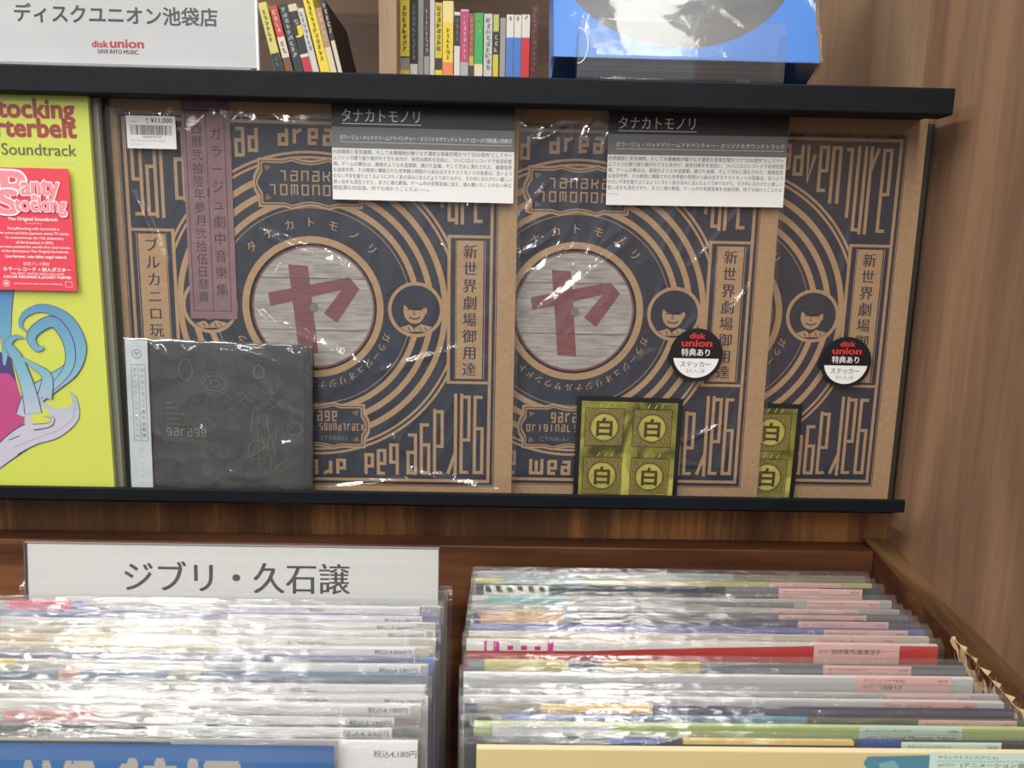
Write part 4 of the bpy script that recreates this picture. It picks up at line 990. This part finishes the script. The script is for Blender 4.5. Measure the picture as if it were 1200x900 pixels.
# books
YBK = 0.965
zsh = ZS
def book(label, x0, x1, ytop, segs, lean=0.0, depth=.13, group='books on the shelf', marks=None, zoff=0.0, Yb=YBK, cover=None):
    pL, pR = px(x0, ytop, Y=Yb), px(x1, ytop, Y=Yb)
    t = max(.004, pR.x-pL.x-.0002)
    if lean:
        H = (pL.z-zsh)/math.cos(lean); xb = pL.x+H*math.sin(lean)
    else: H = pL.z-zsh; xb = pL.x
    o = thing('book', label, 'book', (xb, Yb, zsh+.0001), (0, -lean, 0), group)
    base = segs[0][1]; H = max(H, .05)
    cv = cover or base
    mb = MB(); mb.box((.0006, .0016, .0012), (t-.0006, depth-.002, H-.0012), C(214, 206, 188)); mb.build('pages', o)
    mb = MB(); mb.box((0, 0, 0), (t, .0014, H), base); mb.box((0, .0014, 0), (.0005, depth, H), cv); mb.box((t-.0005, .0014, 0), (t, depth, H), cv)
    for yp0, m in segs[1:]:                    # colour of the spine from photo row yp0 downwards
        z = px(x0, yp0, Y=Yb).z-zsh
        mb.rect(.0001, t-.0001, 0.0001, max(.001, z/math.cos(lean)), -.00006*(segs.index((yp0, m))+0), m)
    if marks:
        for yp0, yp1, m, ww in marks:
            z0 = (px(x0, yp1, Y=Yb).z-zsh)/math.cos(lean); z1 = (px(x0, yp0, Y=Yb).z-zsh)/math.cos(lean)
            n = max(2, int((z1-z0)/.006)); random.seed(int(x0)+int(yp0))
            for k in range(n):                 # small title strokes
                zc = z0+(z1-z0)*(k+.5)/n; hh = (z1-z0)/n*.36
                for q in range(3):
                    xa = t*(.5-ww/2+ww*random.random()*.4); mb.rect(xa, min(t*.95, xa+t*ww*(.3+.5*random.random())), zc-hh+hh*.75*q, zc-hh+hh*.75*q+hh*.35, -.0005, m)
                xa = t*(.5-ww/2+ww*random.random()*.8); mb.rect(xa, xa+t*.1, zc-hh, zc+hh*.9, -.0005, m)
    mb.build('cover', o)
    return o
th = math.radians(13.5); GL = 'books leaning behind the white sign'
Kd, Wh, Ye, Gy = C(34, 36, 38), C(222, 220, 212), C(232, 210, 60), C(160, 160, 158)
book('leaning yellow green book next to the white sign', 302, 312, 4, [(0, C(210, 206, 112)), (63, C(34, 40, 44))], th, group=GL, marks=[(12, 50, C(120, 120, 80), .5), (66, 80, C(60, 150, 180), .4)])
book('leaning red and white book, second from the white sign', 315.5, 324.5, 8, [(0, C(200, 66, 56)), (44, C(220, 214, 196)), (68, C(110, 84, 64))], th, group=GL, marks=[(12, 40, Wh, .5), (48, 64, C(130, 110, 90), .5)])
book('leaning black green book with white title, third from the white sign', 326, 336, 6, [(0, C(36, 52, 50))], th, group=GL, marks=[(9, 68, C(200, 206, 200), .6)])
b4 = book('leaning black book with cream top and red foot', 337, 347, 6, [(0, C(216, 206, 170)), (14, C(40, 40, 40)), (64, Wh), (67.5, C(190, 52, 56))], th, group=GL, marks=[(24, 30, Wh, .6)])
book('leaning white book between the black one and the tall yellow one', 348.5, 355.5, 10.5, [(0, C(206, 206, 206))], th, group=GL, marks=[(14, 60, C(110, 110, 114), .5)])
book('leaning tall yellow book', 353.5, 364.5, -6, [(0, C(236, 214, 62))], th, group=GL, marks=[(0, 72, C(150, 130, 50), .4)])
book('leaning tan book to the right of the tall yellow one', 369, 376.5, 10, [(0, C(178, 140, 104)), (56, C(222, 206, 170))], th, group=GL, marks=[(14, 50, C(230, 214, 190), .5)])
book('leaning black covered book, last of the leaning row', 376, 381, 1, [(0, C(40, 36, 38)), (48, C(214, 208, 190))], th, group=GL, marks=[(3, 40, C(220, 214, 200), .6)], cover=C(22, 24, 28))
mb = MB(); zj = (px(340, 38, Y=YBK).z-zsh)/math.cos(th); mb.text('J', C(236, 206, 60), -.0006, box=(.002, .0085, zj-.006, zj+.006), bold=.05); mb.build('title_letter', b4)
mb = MB(); pd0 = px(444, 40, Y=.93).x; pd1 = px(455.5, 40, Y=.93).x
mb.box((pd0, .93, ZS), (pd0+.020, 1.2195, 1.05), M_DIVIDER); tag(mb.build('shelf_divider'), 'upright pale wooden divider board between the two groups of books', 'divider board')
GV = 'upright books right of the wooden divider'
UP_B = [
 ('grey book beside the wooden divider', 458, 467.5, 11, [(0, C(162, 158, 150))], [(15, 66, C(70, 70, 70), .5)]),
 ('yellow and black book, second from the divider', 468.5, 480, 0, [(0, Ye), (66, C(40, 40, 44)), (68, C(150, 150, 146)), (82, Ye)], [(6, 60, C(90, 84, 40), .5)]),
 ('black book with white foot', 480.5, 489.5, 1, [(0, Kd), (75, Wh)], [(5, 70, C(150, 154, 160), .4)]),
 ('plain mid grey book', 490, 496.5, -3, [(0, C(150, 152, 154))], None),
 ('dark plum book with grey foot', 497, 503.5, 0, [(0, C(74, 56, 66)), (66, Gy)], [(10, 62, C(210, 200, 204), .4)]),
 ('narrow white book right of the plum book', 504, 509.5, -2, [(0, C(212, 212, 208))], None),
 ('yellow and dark book with glossy spine', 510, 518.5, 3, [(0, C(214, 196, 64)), (68, C(52, 52, 50)), (82, Ye)], [(6, 60, C(70, 66, 40), .6)]),
 ('thick yellow book with orange foot and white top panel', 519, 531.5, 1, [(0, C(238, 222, 150)), (26, C(240, 212, 60)), (73, C(240, 138, 84))], [(32, 70, C(150, 130, 60), .3)]),
 ('black book with white lower half', 532.5, 539.5, 14, [(0, Wh), (18, C(40, 40, 44)), (54, Wh)], [(20, 50, C(150, 150, 154), .4)]),
 ('pale pink book with magenta title panel', 540, 549.5, 11, [(0, C(226, 190, 200)), (13, C(196, 70, 116)), (73, C(176, 176, 180))], [(16, 70, C(240, 200, 214), .3)]),
 ('narrow reddish brown book', 550, 556, 16, [(0, C(170, 92, 72)), (66, C(200, 180, 60)), (77, C(60, 60, 70))], [(20, 62, C(220, 180, 150), .4)]),
 ('green book with cream foot', 556.5, 566.5, 15, [(0, C(60, 178, 96)), (75, C(230, 218, 180))], [(20, 40, C(196, 210, 80), .3)]),
 ('white grey book right of the green one', 567.5, 577.5, 16, [(0, C(204, 204, 202))], [(20, 82, C(140, 140, 142), .6)]),
 ('yellow green and black book with pale title', 578.5, 585, 17, [(0, C(196, 196, 110)), (37, C(46, 46, 46)), (64, C(214, 200, 60))], [(40, 62, Wh, .6)]),
 ('narrow grey book left of the blue and white pair', 586.5, 593, 21, [(0, C(160, 160, 160))], None),
 ('blue and white book, left one of the pair', 594, 602.5, 17, [(0, C(230, 228, 220)), (44, C(80, 130, 214))], [(19, 24, Kd, .4)]),
 ('blue and white book, right one of the pair beside the red one', 603, 611.5, 17.5, [(0, C(230, 228, 220)), (44, C(80, 130, 214))], [(19, 24, Kd, .4)]),
 ('red and white book beside the blue pair', 612, 621.5, 17, [(0, C(230, 228, 220)), (44, C(218, 54, 64))], [(18, 23, Kd, .4)]),
 ('dark red speckled book at the right end', 622.5, 631.5, 6, [(0, C(88, 40, 44))], [(8, 84, C(160, 110, 110), .5)]),
]
for lb, x0, x1, yt, segs, mk in UP_B: book(lb, x0, x1, yt, segs, 0.0, .11, GV, mk)


# blue boxed set tilted back on the shelf
Yx = 0.604; tilt = math.radians(19)
fl = px(649, 69, Y=Yx); fr = px(961, 71.5, Y=Yx)
wB = fr.x-fl.x; dB = .052; hB = .215
bx = thing('boxed_set', 'shrink wrapped bright blue boxed set with a dark grey disc, tilted back on the shelf', 'box', (fl.x, Yx+dB*math.cos(tilt), ZS), (0, 0, 0))
zf = (fl.z+fr.z)/2-ZS
tilt = math.asin(min(.6, zf/dB))
bx.location.y = Yx+dB*math.cos(tilt); bx.rotation_euler = (-tilt, 0, 0)
M_BLUE = flat(44, 124, 214, .4); M_DGREY = mottled('dark_grey_print', [(0.3, (74, 78, 82)), (0.7, (92, 96, 100))], (30, 30, 30), rough=.4)
mb = MB(); mb.box((0, -dB, 0), (wB, 0, hB), M_BLUE, .0008)
mb.rect(.0, wB, .0, hB, -dB-.00005, M_BLUE); mb.disc(wB*.475, .108, .098, -dB-.0001, M_DGREY, 72); mb.disc(wB*.475, .108, .03, -dB-.00015, M_BLUE, 40)
mb.build('box', bx)
def wrapf():
    mb = MB(); nx, nz = 80, 70; v = []; f = []
    for j in range(nz+1):
        for i in range(nx+1):
            x = -.002+(wB+.004)*i/nx; z = -.001+(hB+.002)*j/nz
            n3 = 1-abs(noise.noise(Vector((x*22+z*26, x*10-z*12, 3)))); n = noise.noise(Vector((x*12, z*12, 4)))
            v.append((x, -dB-.0014-(.0010*abs(n)+.0020*n3**9)*(.08+.92*min(1, max(0, x/wB))**2), z))
    for j in range(nz):
        for i in range(nx):
            a = j*(nx+1)+i; f.append((a, a+1, a+nx+2, a+nx+1))
    o = len(v)
    for i in range(nx+1):
        x = -.002+(wB+.004)*i/nx
        v += [(x, -dB*.5, -.0012+.0008*noise.noise(Vector((x*40, 3, 3)))), (x, 0, -.0006)]
    for i in range(nx):
        f += [(i, i+1, o+2*i+2, o+2*i), (o+2*i, o+2*i+2, o+2*i+3, o+2*i+1)]
    o = len(v)
    for j in range(nz+1):
        z = -.001+(hB+.002)*j/nz; v += [(-.0015, -dB*.4, z), (wB+.0015, -dB*.4, z)]
    for j in range(nz):
        a = j*(nx+1); f.append((a, a+nx+1, o+2*j+2, o+2*j)); a = j*(nx+1)+nx; f.append((a, a+nx+1, o+2*j+3, o+2*j+1))
    mb.add(v, f, M_WRAP2, True); mb.build('shrink_wrap', bx)
wrapf()

# empty clear acrylic holder in front of the blue box
Ya = 0.5775
al, ar, at_ = px(676, 88, Y=Ya), px(919, 92, Y=Ya), px(798, 24, Y=Ya)
wA = ar.x-al.x; hA = at_.z-ZS
ah = thing('acrylic_holder', 'empty clear acrylic card holder on the shelf edge before the blue box', 'card holder', (al.x, Ya, ZS+.0001))
mb = MB(); mb.box((0, 0, .0012), (wA, .0016, hA), M_ACRYL, .0004); mb.box((0, .0016, 0.010), (wA, .0155, .0115), M_ACRYL); mb.box((0, .0016, 0), (wA, .0155, .0014), M_ACRYL)
mb.box((0, .0016, .0014), (.0012, .0155, hA*.8), M_ACRYL); mb.box((wA-.0012, .0016, .0014), (wA, .0155, hA*.8), M_ACRYL)
mb.build('holder_body', ah)
mb = MB()
ring = [(0.0002+.007*math.cos(math.radians(a)), hA*.55+.012*math.sin(math.radians(a))) for a in range(-90, 91, 15)]
mb.stroke(ring, .0007, -.0001, flat(214, 222, 228, .2)); mb.build('thumb_notch', ah)
for q in (.17, .77):
    mb = MB(); mb.box((wA*q, -.0006, 0), (wA*q+.009, 0, .0022), M_ACRYL, .0002); mb.build('tab', ah)
